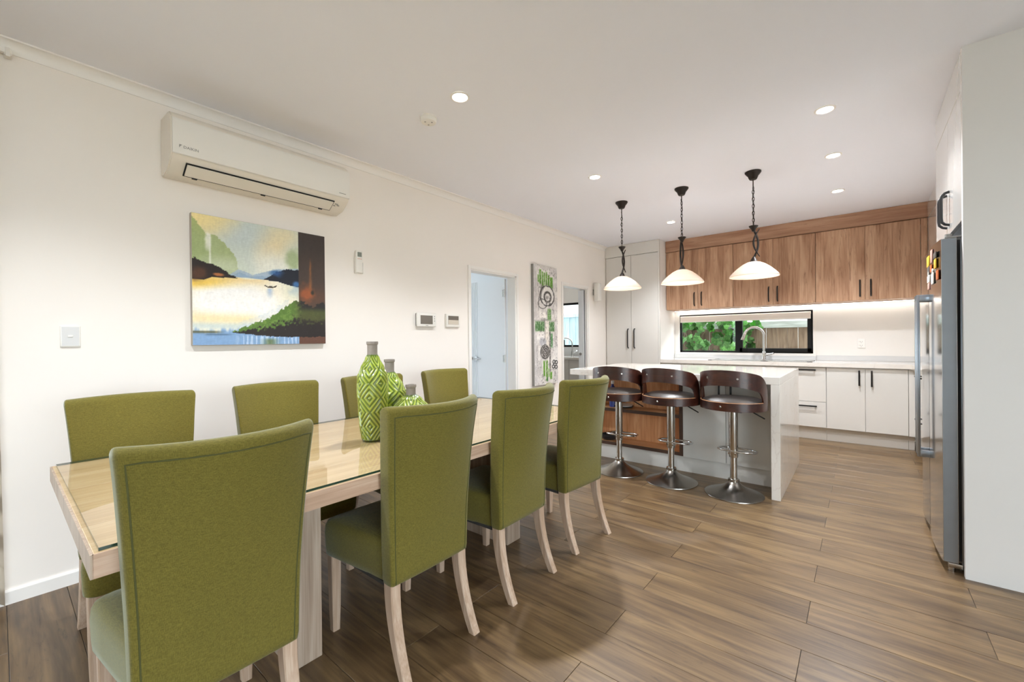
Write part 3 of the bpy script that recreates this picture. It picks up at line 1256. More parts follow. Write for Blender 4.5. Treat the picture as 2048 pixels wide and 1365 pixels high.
def door_handle(par, y):
    bm = BM()
    bx0 = FX - 0.055
    box(bm, bx0, bx0 + 0.016, y - 0.015, y + 0.015, 0.47, 1.445, bev=0.004)
    for z in (0.47, 1.405):
        box(bm, bx0, FX + 0.002, y - 0.014, y + 0.014, z, z + 0.04, bev=0.004)
    obj('handle', bm, 'handle_steel', par)


for y0, y1, hy in ((3.06, 3.585, 3.545), (3.595, 3.965, 3.635)):
    d = obj('door', fridge_door(y0, y1), 'fridge_steel', fr)
    door_handle(d, hy)
    g = BM()
    box(g, 0.372, 0.385, y0 + 0.015, y1 - 0.015, 0.06, 1.68)
    obj('door_seal', g, 'rubber', d, smooth=False)
    if y0 < 3.2:
        g = BM()
        box(g, FX + 0.006, 0.37, y0 - 0.0012, y0 + 0.003, 0.052, 1.688)
        obj('door_edge', g, 'fridge_side', d, smooth=False)
g = BM()
box(g, 0.33, 0.46, 3.066, 3.1, 1.692, 1.7, bev=0.002)
cyl(g, (0.345, 3.083, 1.69), (0.345, 3.083, 1.714), 0.014, n=16)
obj('top_hinge', g, 'grey_plastic', fr)
g = BM()
box(g, 0.335, 0.42, 3.066, 3.1, 0.022, 0.046, bev=0.003)
cyl(g, (0.35, 3.085, 0.0), (0.35, 3.085, 0.03), 0.014, n=14)
obj('bottom_hinge', g, 'satin_chrome', fr)
g = BM()
box(g, 0.40, 0.42, 3.08, 3.95, 0.002, 0.045)
obj('toe_grille', g, 'rubber', fr, smooth=False)
mag = [('magnet_yellow', 3.50, 3.40, 1.60, 1.66, 'yellow square fridge magnet'), ('magnet_dark', 3.47, 3.38, 1.545, 1.595, 'dark picture magnet below the yellow one on the fridge'),
       ('magnet_white', 3.47, 3.37, 1.505, 1.545, 'tall white figure magnet on the fridge above the handle'), ('magnet_orange', 3.15, 3.08, 1.49, 1.54, 'orange square magnet nearest the fridge edge'),
       ('magnet_pink', 3.30, 3.24, 1.60, 1.67, 'pink slip magnet beside the yellow one on the fridge'), ('magnet_dark', 3.22, 3.12, 1.61, 1.64, 'small dark lettered magnet high on the fridge'),
       ('magnet_yellow', 3.20, 3.13, 1.555, 1.605, 'pale yellow card magnet under the dark lettered one'), ('magnet_orange', 3.32, 3.26, 1.55, 1.59, 'small orange magnet in the middle of the fridge group'),
       ('magnet_white', 3.28, 3.2, 1.48, 1.54, 'white animal-shaped magnet beside the orange square'), ('magnet_pink', 3.45, 3.38, 1.465, 1.5, 'lowest pink and tan magnet on the fridge')]
for (mt, y1, y0, z0, z1, lab) in mag:
    g = BM()
    s = ((y0 + y1) / 2 - 3.3225) / 0.2625
    xf = FX - 0.012 * (1 - s * s) + 0.004
    box(g, xf - 0.006, xf - 0.0005, y0, y1, z0, z1, bev=0.002)
    if mt == 'magnet_white':
        cyl(g, (xf - 0.006, (y0 + y1) / 2, z1 + 0.008), (xf - 0.001, (y0 + y1) / 2, z1 + 0.008), 0.016, n=14)
    tag(obj('fridge_magnet', g, mt, None, loc=(xf, (y0 + y1) / 2, z0)), lab, 'magnet', 'magnets on the fridge door')

# ------------------------------------------------------------------ island
IX0, IX1, IY0, IY1, IZ = -2.235, -0.46, 3.62, 4.815, 0.905
isl = thing('kitchen_island', 'white kitchen island with stone top, end panel and open wood shelf', 'island', (-1.35, 4.2, 0))
b = BM()
box(b, IX0, IX1, IY0, IY1, IZ - 0.055, IZ, bev=0.002)
obj('stone_top', b, 'quartz', isl, smooth=False)
b = BM()
box(b, IX1 - 0.058, IX1, IY0, IY1, 0.001, IZ - 0.0555, bev=0.002)
obj('stone_end_panel', b, 'quartz', isl, smooth=False)
IBY = 3.895
b = BM()
box(b, -1.238, IX1 - 0.06, IBY + 0.02, IY1 - 0.02, 0.135, IZ - 0.056)
box(b, -2.16, -1.238, 4.14, IY1 - 0.02, 0.135, IZ - 0.056)
obj('carcass', b, 'white_paint', isl, smooth=False)
for x0, x1, hx in ((-1.236, -0.886, -0.93), (-0.882, IX1 - 0.061, -0.84)):
    b = BM()
    box(b, x0, x1, IBY, IBY + 0.019, 0.138, IZ - 0.06, bev=0.001)
    d = obj('door', b, 'gloss_white', isl, smooth=False)
    b = BM()
    bow_handle(b, 2, (hx, IBY, 0.62), (hx, IBY, 0.81), (0, -1, 0), r=0.008, depth=0.028)
    obj('handle', b, 'black_metal', d)
b = BM()
box(b, -2.12, IX1 - 0.06, 3.925, 3.945, 0.001, 0.135)
obj('kickboard', b, 'gloss_white', isl, smooth=False)
# open shelf with dark front edges
sh = BM()
box(sh, -2.16, -1.24, 4.118, 4.138, 0.145, IZ - 0.057)
sho = obj('shelf_back', sh, 'shelf_wood', isl, smooth=False)
sh = BM()
box(sh, -1.262, -1.24, IBY + 0.012, 4.118, 0.145, IZ - 0.057)
obj('shelf_side', sh, 'shelf_wood', isl, smooth=False)
sh = BM()
box(sh, -2.16, -2.14, 4.0, 4.118, 0.175, IZ - 0.057)
obj('shelf_side', sh, 'shelf_wood', isl, smooth=False)
for z0, z1 in ((0.143, 0.173), (0.479, 0.509)):
    sh = BM()
    box(sh, -2.16, -1.262, IBY + 0.006, 4.118, z0, z1)
    s_ = obj('shelf_board', sh, 'shelf_board_wood', isl, smooth=False)
    sh = BM()
    box(sh, -2.16, -1.262, IBY, IBY + 0.0062, z0, z1)
    obj('edge_strip', sh, 'dark_edge', s_, smooth=False)
sh = BM()
box(sh, -1.268, -1.238, IBY - 0.001, IBY + 0.012, 0.143, IZ - 0.057)
box(sh, -2.16, -1.268, IBY, IBY + 0.012, IZ - 0.078, IZ - 0.057)
obj('shelf_frame', sh, 'dark_edge', isl, smooth=False)

# things kept on the island shelf
dsh = thing('shelf_dish', 'dark grey oval dish on the bottom island shelf', 'dish', (-2.0, 3.985, 0.173))
b = BM()
lathe(b, [(0.05, 0.0), (0.075, 0.008), (0.095, 0.035), (0.1, 0.05), (0.094, 0.05), (0.085, 0.03), (0.06, 0.014), (0.01, 0.012)], 28, (-2.0, 3.985, 0.173))
obj('bowl', b, 'stone_dark', dsh)
b = BM()
tube(b, [(-2.0 + 0.075 * math.cos(t_), 3.985 + 0.07 * math.sin(t_), 0.223) for t_ in [2 * PI * k / 20 for k in range(20)]], 0.007, n=6, closed=True)
obj('coiled_cable', b, 'rubber', dsh)
ft = thing('shelf_trivet', 'white dish with a dark rim on the middle island shelf', 'dish', (-1.845, 4.0, 0.509))
b = BM()
lathe(b, [(0.04, 0.0), (0.085, 0.006), (0.095, 0.02), (0.09, 0.02), (0.06, 0.01), (0.01, 0.008)], 28, (-1.845, 4.0, 0.509))
obj('dish_base', b, 'felt', ft)
b = BM()
lathe(b, [(0.05, 0.0085), (0.08, 0.013), (0.088, 0.03), (0.083, 0.03), (0.05, 0.018), (0.005, 0.016)], 28, (-1.845, 4.0, 0.509))
obj('dish_top', b, 'white_plastic', ft)
bt = thing('shelf_bottle', 'small dark blue bottle on the middle island shelf', 'bottle', (-1.96, 3.99, 0.509))
b = BM()
lathe(b, [(0.03, 0), (0.034, 0.004), (0.034, 0.17), (0.03, 0.19), (0.013, 0.215), (0.013, 0.235)], 20, (-1.96, 3.99, 0.509))
obj('body', b, 'blue_plastic', bt)
b = BM()
lathe(b, [(0.016, 0.232), (0.016, 0.262), (0.013, 0.265)], 16, (-1.96, 3.99, 0.509))
obj('cap', b, 'white_plastic', bt)


# ------------------------------------------------------------------ bar stools (local: back towards -y)
def make_stool(label):
    t = thing('bar_stool', label, 'stool', group='bar stools at the kitchen island')
    b = BM()
    lathe(b, [(0.2, 0.0), (0.206, 0.003), (0.205, 0.008), (0.18, 0.018), (0.14, 0.031), (0.1, 0.047), (0.065, 0.068), (0.042, 0.09), (0.034, 0.105)], 48)
    obj('base', b, 'brushed_steel', t, world=False)
    b = BM()
    lathe(b, [(0.038, 0.098), (0.04, 0.103), (0.04, 0.117), (0.036, 0.121)], 28)
    cyl(b, (0, 0, 0.1), (0, 0, 0.37), 0.025, n=24)
    obj('column', b, 'satin_chrome', t, world=False)
    b = BM()
    lathe(b, [(0.031, 0.285), (0.032, 0.288), (0.032, 0.64), (0.03, 0.642)], 28)
    obj('sleeve', b, 'satin_chrome', t, world=False)
    # foot ring
    b = BM()
    pts = []
    for k in range(32):
        a = 2 * PI * k / 32
        x, y = math.cos(a), math.sin(a)
        pts.append((0.135 * math.copysign(abs(x) ** 0.8, x), 0.085 + 0.11 * math.copysign(abs(y) ** 0.85, y), 0.322 - 0.012 * y))
    tube(b, pts, 0.0085, n=10, closed=True)
    box(b, -0.03, 0.03, -0.028, 0.03, 0.307, 0.32)
    obj('foot_ring', b, 'chrome', t, world=False)
    # lever
    b = BM()
    tube(b, [(0.05, 0.05, 0.66), (0.1, 0.07, 0.64), (0.19, 0.1, 0.585)], 0.005, n=8)
    obj('lift_lever', b, 'black_metal', t, world=False)
    b = BM()
    box(b, -0.09, 0.09, -0.09, 0.09, 0.64, 0.667, bev=0.006)
    obj('seat_plate', b, 'black_metal', t, world=False)
    # bent-ply shell: one wrapped band, low round the seat, high round the back
    R, T = 0.232, 0.011
    n = 96

    def pt(a, r):
        return (r * math.sin(a), -r * 0.97 * math.cos(a))

    lo0, lo1 = 0.662, 0.722     # band round the seat

    def back_lo(a):
        d_ = abs(math.degrees(a))
        if d_ > 76:
            return lo1 - 0.002
        q = max(0.0, (d_ - 62) / 14)
        return 0.848 - 0.06 * (d_ / 76) ** 2 - (0.08 * (1 - math.sqrt(max(0.0, 1 - q * q))))

    def back_hi(a):
        d_ = abs(math.degrees(a))
        q = max(0.0, (d_ - 62) / 34)
        return 0.962 - 0.07 * (d_ / 90) ** 2 - 0.15 * (1 - math.sqrt(max(0.0, 1 - min(1.0, q) ** 2)))

    def ring_band(bm, a0, a1, flo, fhi, m_, r_in, r_out, closed=False):
        cols = []
        for k in range(m_ + (0 if closed else 1)):
            a = a0 + (a1 - a0) * k / m_
            xi, yi = pt(a, r_in)
            xo, yo = pt(a, r_out)
            z0, z1 = flo(a), fhi(a)
            cols.append([bm.verts.new((xo, yo, z0)), bm.verts.new((xo, yo, z1)), bm.verts.new((xi, yi, z1)), bm.verts.new((xi, yi, z0))])
        q = len(cols)
        for k in range(q if closed else q - 1):
            A, B_ = cols[k], cols[(k + 1) % q]
            for j in range(4):
                bm.faces.new((A[j], A[(j + 1) % 4], B_[(j + 1) % 4], B_[j]))
        if not closed:
            bm.faces.new(cols[0])
            bm.faces.new(cols[-1][::-1])
        return bm

    b = BM()
    ring_band(b, -PI, PI, lambda a: lo0, lambda a: lo1 - 0.012 * max(0, -math.cos(a)), n, R - T, R, closed=True)
    obj('seat_band', b, 'walnut', t, world=False)
    b = BM()
    ring_band(b, -rad(96), rad(96), lambda a: max(lo1 - 0.002, back_lo(a)), lambda a: max(lo1 + 0.002, back_hi(a)), 108, R - T, R)
    obj('backrest', b, 'walnut', t, world=False)
    # paler ply edges along the rims
    b = BM()
    tube(b, [(*pt(a, R - T / 2), lo1 + 0.0005) for a in [rad(-80 + 160 * k / 30) for k in range(31)]], 0.0042, n=6)
    obj('ply_edge', b, 'ply_edge', t, world=False)
    # seat pad
    b = BM()
    lathe(b, [(R - T - 0.003, 0.672), (R - T - 0.003, 0.712), (R - T - 0.012, 0.728), (0.17, 0.742), (0.1, 0.75), (0.02, 0.752)], 48)
    bmesh.ops.scale(b, vec=(1, 0.97, 1), verts=b.verts[:])
    obj('seat_pad', b, 'black_leather', t, world=False)
    # studs
    for a, z in ((-30, 0.9), (25, 0.9), (-4, 0.692)):
        b = BM()
        x, y = pt(rad(a), R)
        x2, y2 = pt(rad(a), R + 0.004)
        cyl(b, (x, y, z), (x2, y2, z), 0.009, 0.006, n=12)
        obj('stud', b, 'satin_chrome', t, world=False)
    return t


stool = make_stool('bar stool nearest the island end panel, walnut shell and black seat')
stool.location = (-0.762, 3.585, 0)
stool.rotation_euler = (0, 0, rad(-6))
dup(stool, (-1.235, 3.585, 0), rad(-4), 'middle bar stool of the three with walnut shell and black seat')
dup(stool, (-1.70, 3.585, 0), rad(6), 'bar stool partly behind the last green chair, walnut shell and black seat')

# ------------------------------------------------------------------ dining table
TZ = 0.722
TX0, TX1, TY0, TY1 = -2.45, -1.352, 0.135, 2.545
tb = thing('dining_table', 'long pale wooden dining table on two slab legs', 'table', (-1.9, 1.34, 0))
nb = 5
wv = (TX1 - TX0) / nb
for k in range(nb):
    b = BM()
    box(b, TX0 + k * wv + 0.001, TX0 + (k + 1) * wv - 0.001, TY0 + 0.002, TY1 - 0.002, TZ - 0.05, TZ, bev=0.0015, seg=1)
    obj('board', b, 'pale_oak', tb, smooth=False)
b = BM()
e = 0.02
box(b, TX1 - 0.001, TX1 + 0.004, TY0, TY1, TZ - 0.056, TZ - 0.0005)
obj('long_edge', b, 'oak_edge', tb, smooth=False)
b = BM()
box(b, TX0 - 0.004, TX0 + 0.001, TY0, TY1, TZ - 0.056, TZ - 0.0005)
obj('long_edge', b, 'oak_edge', tb, smooth=False)
b = BM()
box(b, TX0 - 0.004, TX1 + 0.004, TY0 - 0.004, TY0 + 0.002, TZ - 0.056, TZ - 0.0005)
obj('short_edge', b, 'leg_wood', tb, smooth=False)
b = BM()
box(b, TX0 - 0.004, TX1 + 0.004, TY1 - 0.002, TY1 + 0.004, TZ - 0.056, TZ - 0.0005)
obj('short_edge', b, 'leg_wood', tb, smooth=False)
for y0, y1 in ((0.675, 0.785), (1.885, 2.005)):
    b = BM()
    box(b, -2.2, -1.6, y0, y1, 0.0, TZ - 0.05, bev=0.003)
    obj('slab_leg', b, 'leg_wood', tb, smooth=False)
b = BM()
box(b, -1.94, -1.86, 0.785, 1.885, TZ - 0.13, TZ - 0.05, bev=0.003)
obj('stretcher', b, 'leg_wood', tb, smooth=False)
gs = thing('glass_tabletop', 'clear glass sheet lying on the pale wooden dining table', 'glass sheet', (-1.9, 1.34, TZ))
b = BM()
box(b, TX0 + 0.012, TX1 - 0.008, TY0 + 0.012, TY1 - 0.008, TZ + 0.0008, TZ + 0.0085)
obj('sheet', b, 'table_glass', gs, smooth=False)
b = BM()
x0, x1, y0, y1 = TX0 + 0.012, TX1 - 0.008, TY0 + 0.012, TY1 - 0.008
for q in ((x0 - 0.0006, x0, y0, y1), (x1, x1 + 0.0006, y0, y1), (x0, x1, y0 - 0.0006, y0), (x0, x1, y1, y1 + 0.0006)):
    box(b, *q, TZ + 0.0008, TZ + 0.0085)
obj('polished_edge', b, 'glass_edge', gs, smooth=False)
GZ = TZ + 0.0088


# ------------------------------------------------------------------ dining chairs (local: front towards +y)
def rrect_loop(hw, ht, rc, n=5, side=7):
    """closed loop of a rounded rectangle, extra points on the long sides, counter-clockwise from the right"""
    pts = []
    for cx_, cy_, a0 in ((hw - rc, ht - rc, 0), (-(hw - rc), ht - rc, 90), (-(hw - rc), -(ht - rc), 180), (hw - rc, -(ht - rc), 270)):
        for k in range(n + 1):
            a = rad(a0 + 90 * k / n)
            pts.append((cx_ + rc * math.cos(a), cy_ + rc * math.sin(a)))
        if a0 in (0, 180):
            sg = 1 if a0 == 0 else -1
            xs_ = [hw - rc - (2 * (hw - rc)) * (k + 1) / (side + 1) for k in range(side)]
            for x in xs_:
                pts.append((x * sg, ht * sg))
    return pts


def interp(tab, z):
    for (z0, *a), (z1, *b_) in zip(tab, tab[1:]):
        if z <= z1:
            t_ = (z - z0) / (z1 - z0)
            t_ = max(0, t_)
            return [p + (q - p) * t_ for p, q in zip(a, b_)]
    return list(tab[-1][1:])


# z, centre y (mid thickness), half width, half thickness, sag of the plan curve
BACK = [(0.30, -0.180, 0.186, 0.032, 0.002), (0.42, -0.181, 0.189, 0.033, 0.006), (0.55, -0.190, 0.193, 0.033, 0.024), (0.70, -0.207, 0.201, 0.032, 0.044),
        (0.82, -0.226, 0.209, 0.031, 0.066), (0.90, -0.241, 0.215, 0.030, 0.080), (0.972, -0.254, 0.222, 0.030, 0.092)]


def smooth_interp(z):
    a = interp(BACK, z - 0.03)
    b_ = interp(BACK, z)
    c_ = interp(BACK, min(0.972, z + 0.03))
    return [(p + q * 2 + r) / 4 for p, q, r in zip(a, b_, c_)]


def make_chair(label):
    t = thing('dining_chair', label, 'chair', group='green dining chairs around the table')
    b = BM()
    levels = [0.318, 0.326, 0.345] + [0.36 + 0.03 * k for k in range(20)]
    top = 0.972
    lv = [(z, 0.0) for z in levels if z < top - 0.03]
    lv[0] = (levels[0], 0.012)
    lv[1] = (levels[1], 0.003)
    for k in range(6):
        a = PI / 2 * k / 5
        lv.append((top - 0.026 + 0.026 * math.sin(a), 0.026 * (1 - math.cos(a))))
    rings = []
    for z, ins in lv:
        cy_, hw, ht, sag = smooth_interp(z)
        loop = rrect_loop(hw - ins * 0.35, ht - ins, min(0.011, ht - ins - 0.001))
        rings.append([b.verts.new((x, cy_ + y - sag * (1 - (x / hw) ** 2) + sag * 0.35, z)) for x, y in loop])
    for A, B_ in zip(rings, rings[1:]):
        q = len(A)
        for k in range(q):
            b.faces.new((A[k], A[(k + 1) % q], B_[(k + 1) % q], B_[k]))
    b.faces.new(rings[0][::-1])
    b.faces.new(rings[-1])
    bk = obj('backrest', b, 'green_fabric', t, world=False)
    # piping round the rear panel
    pts = []

    def rear(xf, z):
        cy_, hw, ht, sag = smooth_interp(z)
        x = xf * (hw - 0.017)
        return (x, cy_ - ht - sag * (1 - (x / hw) ** 2) + sag * 0.35 + 0.0005, z)

    zs = [0.33 + (0.935 - 0.33) * k / 20 for k in range(21)]
    pts = [rear(-1, z) for z in zs] + [rear(-1 + 2 * k / 14, 0.9385) for k in range(1, 14)] + [rear(1, z) for z in zs[::-1]]
    b = BM()
    tube(b, pts, 0.0022, n=6)
    obj('piping', b, 'piping_green', bk, world=False)
    # seat
    b = BM()
    prof = []
    SB = 0.318
    # plan outline from back to front with rounded front corners
    out = [(-0.176, -0.165), (-0.182, -0.05), (-0.2, 0.1)]
    fr_ = [(-0.212 + 0.04 * (1 - math.cos(rad(a))), 0.205 + 0.04 * math.sin(rad(a))) for a in range(0, 91, 15)]
    half = out + fr_
    loop = half + [(-x, y) for x, y in half[::-1]]
    c0 = (0, 0.03)
    rings = []
    for z, s, dz in ((SB, 0.965, 0), (SB + 0.006, 0.99, 0), (SB + 0.03, 1.0, 0), (SB + 0.095, 1.012, 0), (SB + 0.122, 1.0, 0), (SB + 0.138, 0.97, 0), (SB + 0.147, 0.9, 0), (SB + 0.153, 0.7, 0), (SB + 0.156, 0.35, 0)):
        rings.append([b.verts.new((c0[0] + (x - c0[0]) * s, c0[1] + (y - c0[1]) * s, z)) for x, y in loop])
    for A, B_ in zip(rings, rings[1:]):
        q = len(A)
        for k in range(q):
            b.faces.new((A[k], A[(k + 1) % q], B_[(k + 1) % q], B_[k]))
    b.faces.new(rings[0][::-1])
    b.faces.new(rings[-1])
    obj('seat', b, 'green_fabric', t, world=False)

    def leg(path):
        bm = BM()
        rg = []
        for x, y, z, hx, hy in path:
            c_ = 0.18
            lp = [(hx, hy * (1 - c_)), (hx * (1 - c_), hy), (-hx * (1 - c_), hy), (-hx, hy * (1 - c_)), (-hx, -hy * (1 - c_)), (-hx * (1 - c_), -hy), (hx * (1 - c_), -hy), (hx, -hy * (1 - c_))]
            rg.append([bm.verts.new((x + p, y + q, z)) for p, q in lp])
        for A, B_ in zip(rg, rg[1:]):
            for k in range(8):
                bm.faces.new((A[k], A[(k + 1) % 8], B_[(k + 1) % 8], B_[k]))
        bm.faces.new(rg[0][::-1])
        bm.faces.new(rg[-1])
        return bm

    for s in (-1, 1):
        path = []
        for k in range(9):
            f_ = k / 8
            z = 0.325 * (1 - f_)
            path.append((s * (0.163 + 0.006 * f_), -0.178 - 0.085 * f_ ** 1.9, max(z, 0.0), 0.021 - 0.004 * f_, 0.025 - 0.008 * f_))
        obj('leg', leg(path), 'chair_leg_wood', t, world=False)
        path = [(s * 0.18, 0.205, 0.325, 0.021, 0.021), (s * 0.18, 0.205, 0.1, 0.018, 0.018), (s * 0.18, 0.205, 0.0, 0.015, 0.015)]
        obj('leg', leg(path), 'chair_leg_wood', t, world=False)
    b = BM()
    for s in (-1, 1):
        box(b, s * 0.168 - 0.01, s * 0.168 + 0.01, -0.15, 0.185, 0.308, 0.322)
    box(b, -0.168, 0.168, 0.165, 0.185, 0.308, 0.322)
    obj('seat_frame', b, 'felt', t, world=False)
    return t


CX = -1.498
chair = make_chair('green upholstered dining chair nearest the camera at the table corner')
chair.location = (CX, 0.378, 0)
chair.rotation_euler = (0, 0, rad(90))
dup(chair, (CX, 1.07, 0), rad(90), 'green dining chair second from the camera on the kitchen side of the table')
dup(chair, (CX, 1.645, 0), rad(91.5), 'green dining chair third from the camera on the kitchen side of the table')
dup(chair, (CX + 0.005, 2.245, 0), rad(85.5), 'green dining chair at the island end of the table, kitchen side')
WX = -2.297
dup(chair, (WX, 0.395, 0), rad(-90), 'green dining chair against the left wall under the light switch')
dup(chair, (WX, 1.0, 0), rad(-90), 'green dining chair on the wall side below the landscape painting')
dup(chair, (WX, 1.6, 0), rad(-90), 'green dining chair on the wall side half hidden by the tall vase')
dup(chair, (WX, 2.235, 0), rad(-90), 'green dining chair on the wall side closest to the open white door')


# ------------------------------------------------------------------ vases
def tri(x):
    return abs((x + 0.5) % 1.0 - 0.5) * 2


def make_vase(loc, label, prof, neck_r, body_h, total_h, cells, nv):
    t = thing('ceramic_vase', label, 'vase', loc, group='green patterned vases on the dining table')
    n = 144
    nz = 150
    verts, faces, cols = [], [], []

    def rad_at(z):
        for (z0, r0), (z1, r1) in zip(prof, prof[1:]):
            if z <= z1:
                q = (z - z0) / (z1 - z0)
                return r0 + (r1 - r0) * (3 * q * q - 2 * q ** 3) * 0.6 + (r1 - r0) * q * 0.4
        return prof[-1][1]
    for i in range(nz + 1):
        z = body_h * i / nz
        r0 = rad_at(z)
        for k in range(n):
            u = k / n * cells
            v = z / body_h * nv
            # alternating diamonds, each with nested ridges
            d1_ = abs((u + 0.5) % 1 - 0.5) + abs((v + 0.5) % 1 - 0.5)
            d2_ = abs(u % 1 - 0.5) + abs(v % 1 - 0.5)
            d = min(d1_, d2_)
            ridge = 0.5 + 0.5 * math.cos(2 * PI * (d / 0.5) * 2.5)
            fade = min(1, z / 0.006) * min(1, (body_h - z) / 0.012)
            ridge = ridge ** 0.8
            r = r0 + (ridge - 0.5) * 0.0055 * fade
            a = 2 * PI * k / n
            verts.append((r * math.cos(a), r * math.sin(a), z))
            g = ridge * fade
            lo, hi = srgb('3F5A0C'), srgb('A2B040')
            cols.append([lo[j] + (hi[j] - lo[j]) * g for j in range(3)] + [1])
    for i in range(nz):
        for k in range(n):
            faces.append((i * n + k, i * n + (k + 1) % n, (i + 1) * n + (k + 1) % n, (i + 1) * n + k))
    faces.append(tuple(range(n))[::-1])
    me = bpy.data.meshes.new('body')
    me.from_pydata(verts, [], faces)
    ca = me.color_attributes.new('paint', 'FLOAT_COLOR', 'POINT')
    ca.data.foreach_set('color', [x for c_ in cols for x in c_])
    me.polygons.foreach_set('use_smooth', [True] * len(me.polygons))
    mesh_obj('body', me, 'glaze', t)
    b = BM()
    h0 = body_h - 0.004
    lathe(b, [(neck_r * 1.05, h0), (neck_r, h0 + 0.012), (neck_r, total_h - 0.016), (neck_r * 1.14, total_h - 0.013), (neck_r * 1.17, total_h - 0.006), (neck_r * 1.12, total_h), (neck_r * 0.8, total_h), (neck_r * 0.75, total_h - 0.03)], 32)
    obj('neck', b, 'vase_clay', t, world=False)
    b = BM()
    lathe(b, [(prof[0][1] * 0.97, -0.0002), (prof[0][1] * 0.99, 0.004)], 40, cap1=False)
    obj('foot', b, 'vase_clay', t, world=False)
    return t


make_vase((-1.82, 1.153, GZ), 'tallest green patterned vase standing in front of the other two', [(0, 0.052), (0.06, 0.06), (0.15, 0.066), (0.235, 0.071), (0.30, 0.069), (0.345, 0.052), (0.385, 0.032), (0.405, 0.0245)], 0.0235, 0.405, 0.468, 4, 3.0)
make_vase((-1.95, 1.337, GZ), 'medium green patterned vase between the tall and the squat one', [(0, 0.055), (0.06, 0.075), (0.13, 0.088), (0.19, 0.088), (0.24, 0.068), (0.285, 0.04), (0.305, 0.027)], 0.0245, 0.305, 0.372, 4, 2.2)
make_vase((-1.75, 1.324, GZ), 'smallest squat green vase with a grey neck behind the second chair', [(0, 0.07), (0.04, 0.095), (0.09, 0.106), (0.14, 0.086), (0.18, 0.052), (0.2, 0.026)], 0.0235, 0.2, 0.25, 5, 1.6)

# ------------------------------------------------------------------ things on the left wall
# air conditioner
ac = thing('air_conditioner', 'white wall-mounted split air conditioner above the landscape painting', 'air conditioner', (XL, 1.115, 2.145))
AY0, AY1 = 0.605, 1.628
b = BM()
prism(b, [(XL, 2.145), (XL + 0.05, 2.135), (XL + 0.13, 2.15), (XL + 0.2, 2.2), (XL + 0.222, 2.235), (XL + 0.222, 2.40), (XL + 0.205, 2.435), (XL + 0.16, 2.465), (XL, 2.47)], 1, AY0, AY1)
bmesh.ops.bevel(b, geom=[e for e in b.edges if abs(e.verts[0].co.y - e.verts[1].co.y) < 1e-5], offset=0.006, segments=2, affect='EDGES')
obj('casing', b, 'cream_plastic', ac)
b = BM()
prism(b, [(XL + 0.2215, 2.222), (XL + 0.229, 2.226), (XL + 0.233, 2.24), (XL + 0.233, 2.40), (XL + 0.226, 2.414), (XL + 0.2215, 2.414)], 1, AY0 + 0.004, AY1 - 0.004)
obj('front_panel', b, 'white_plastic', ac)
b = BM()
prism(b, [(XL + 0.121, 2.1435), (XL + 0.197, 2.194), (XL + 0.199, 2.190), (XL + 0.123, 2.1395)], 1, AY0 + 0.07, AY1 - 0.10)
obj('outlet_slot', b, 'rubber', ac, smooth=False)
b = BM()
prism(b, [(XL + 0.131, 2.1435), (XL + 0.194, 2.1855), (XL + 0.197, 2.181), (XL + 0.134, 2.139)], 1, AY0 + 0.076, AY1 - 0.107)
lv_ = obj('louvre', b, 'cream_plastic', ac, smooth=False)
for yy in (0.73, 1.09, 1.46):
    b = BM()
    box(b, XL + 0.118, XL + 0.13, yy - 0.012, yy + 0.012, 2.134, 2.144)
    obj('pivot', b, 'rubber', lv_, smooth=False)
b = BM()
for k in range(26):
    y = AY0 + 0.03 + k * 0.0385
    box(b, XL + 0.03, XL + 0.15, y, y + 0.03, 2.466, 2.4715)
obj('intake_grille', b, 'cream_plastic', ac, smooth=False)
me = text_mesh('DAIKIN', 0.021)
o = mesh_obj('lettering', me, 'grey_plastic', ac)
o.location = Vector((XL + 0.2336, AY0 + 0.085, 2.262)) - ac.location
o.rotation_euler = (rad(90), 0, rad(90))
b = BM()
prism(b, [(AY0 + 0.032, 2.272), (AY0 + 0.032, 2.254), (AY0 + 0.038, 2.266), (AY0 + 0.046, 2.272)], 0, XL + 0.233, XL + 0.2338)
obj('logo_mark', b, 'grey_plastic', ac, smooth=False)
b = BM()
box(b, XL + 0.2328, XL + 0.2336, AY1 - 0.085, AY1 - 0.035, 2.245, 2.249)
obj('model_mark', b, 'grey_plastic', ac, smooth=False)
b = BM()
for (y, dz, wv_) in ((AY1 - 0.075, 0.0, 0.022), (AY1 - 0.06, 0.6, 0.018), (AY1 - 0.085, 1.0, 0.015)):
    f_ = 0.35 + 0.2 * dz
    x = XL + 0.13 + 0.07 * (1 - f_)
    z = 2.15 + 0.05 * (1 - f_)
    box(b, x - 0.001, x + 0.002, y - wv_ / 2, y + wv_ / 2, z - 0.005, z + 0.001)
obj('indicator', b, 'grey_plastic', ac, smooth=False)


# paintings: colour sampled over a fine grid, built as canvas boxes
def lattice(seed):
    r_ = np.random.RandomState(seed)
    g_ = r_.rand(80, 80)

    def f(x, y):
        x = np.mod(x, 79)
        y = np.mod(y, 79)
        i, j = np.floor(x).astype(int), np.floor(y).astype(int)
        fx, fy = x - i, y - j
        fx = fx * fx * (3 - 2 * fx)
        fy = fy * fy * (3 - 2 * fy)
        i1, j1 = (i + 1) % 80, (j + 1) % 80
        return g_[i, j] * (1 - fx) * (1 - fy) + g_[i1, j] * fx * (1 - fy) + g_[i, j1] * (1 - fx) * fy + g_[i1, j1] * fx * fy
    return f


LN = lattice(5)


def fbm(u, v, s):
    return (LN(u * s, v * s) + 0.5 * LN(u * s * 2.1 + 7, v * s * 2.1 + 3) + 0.25 * LN(u * s * 4.3 + 2, v * s * 4.3 + 9)) / 1.75 - 0.5


def sst(x, a, b_):
    t_ = np.clip((x - a) / (b_ - a), 0, 1)
    return t_ * t_ * (3 - 2 * t_)


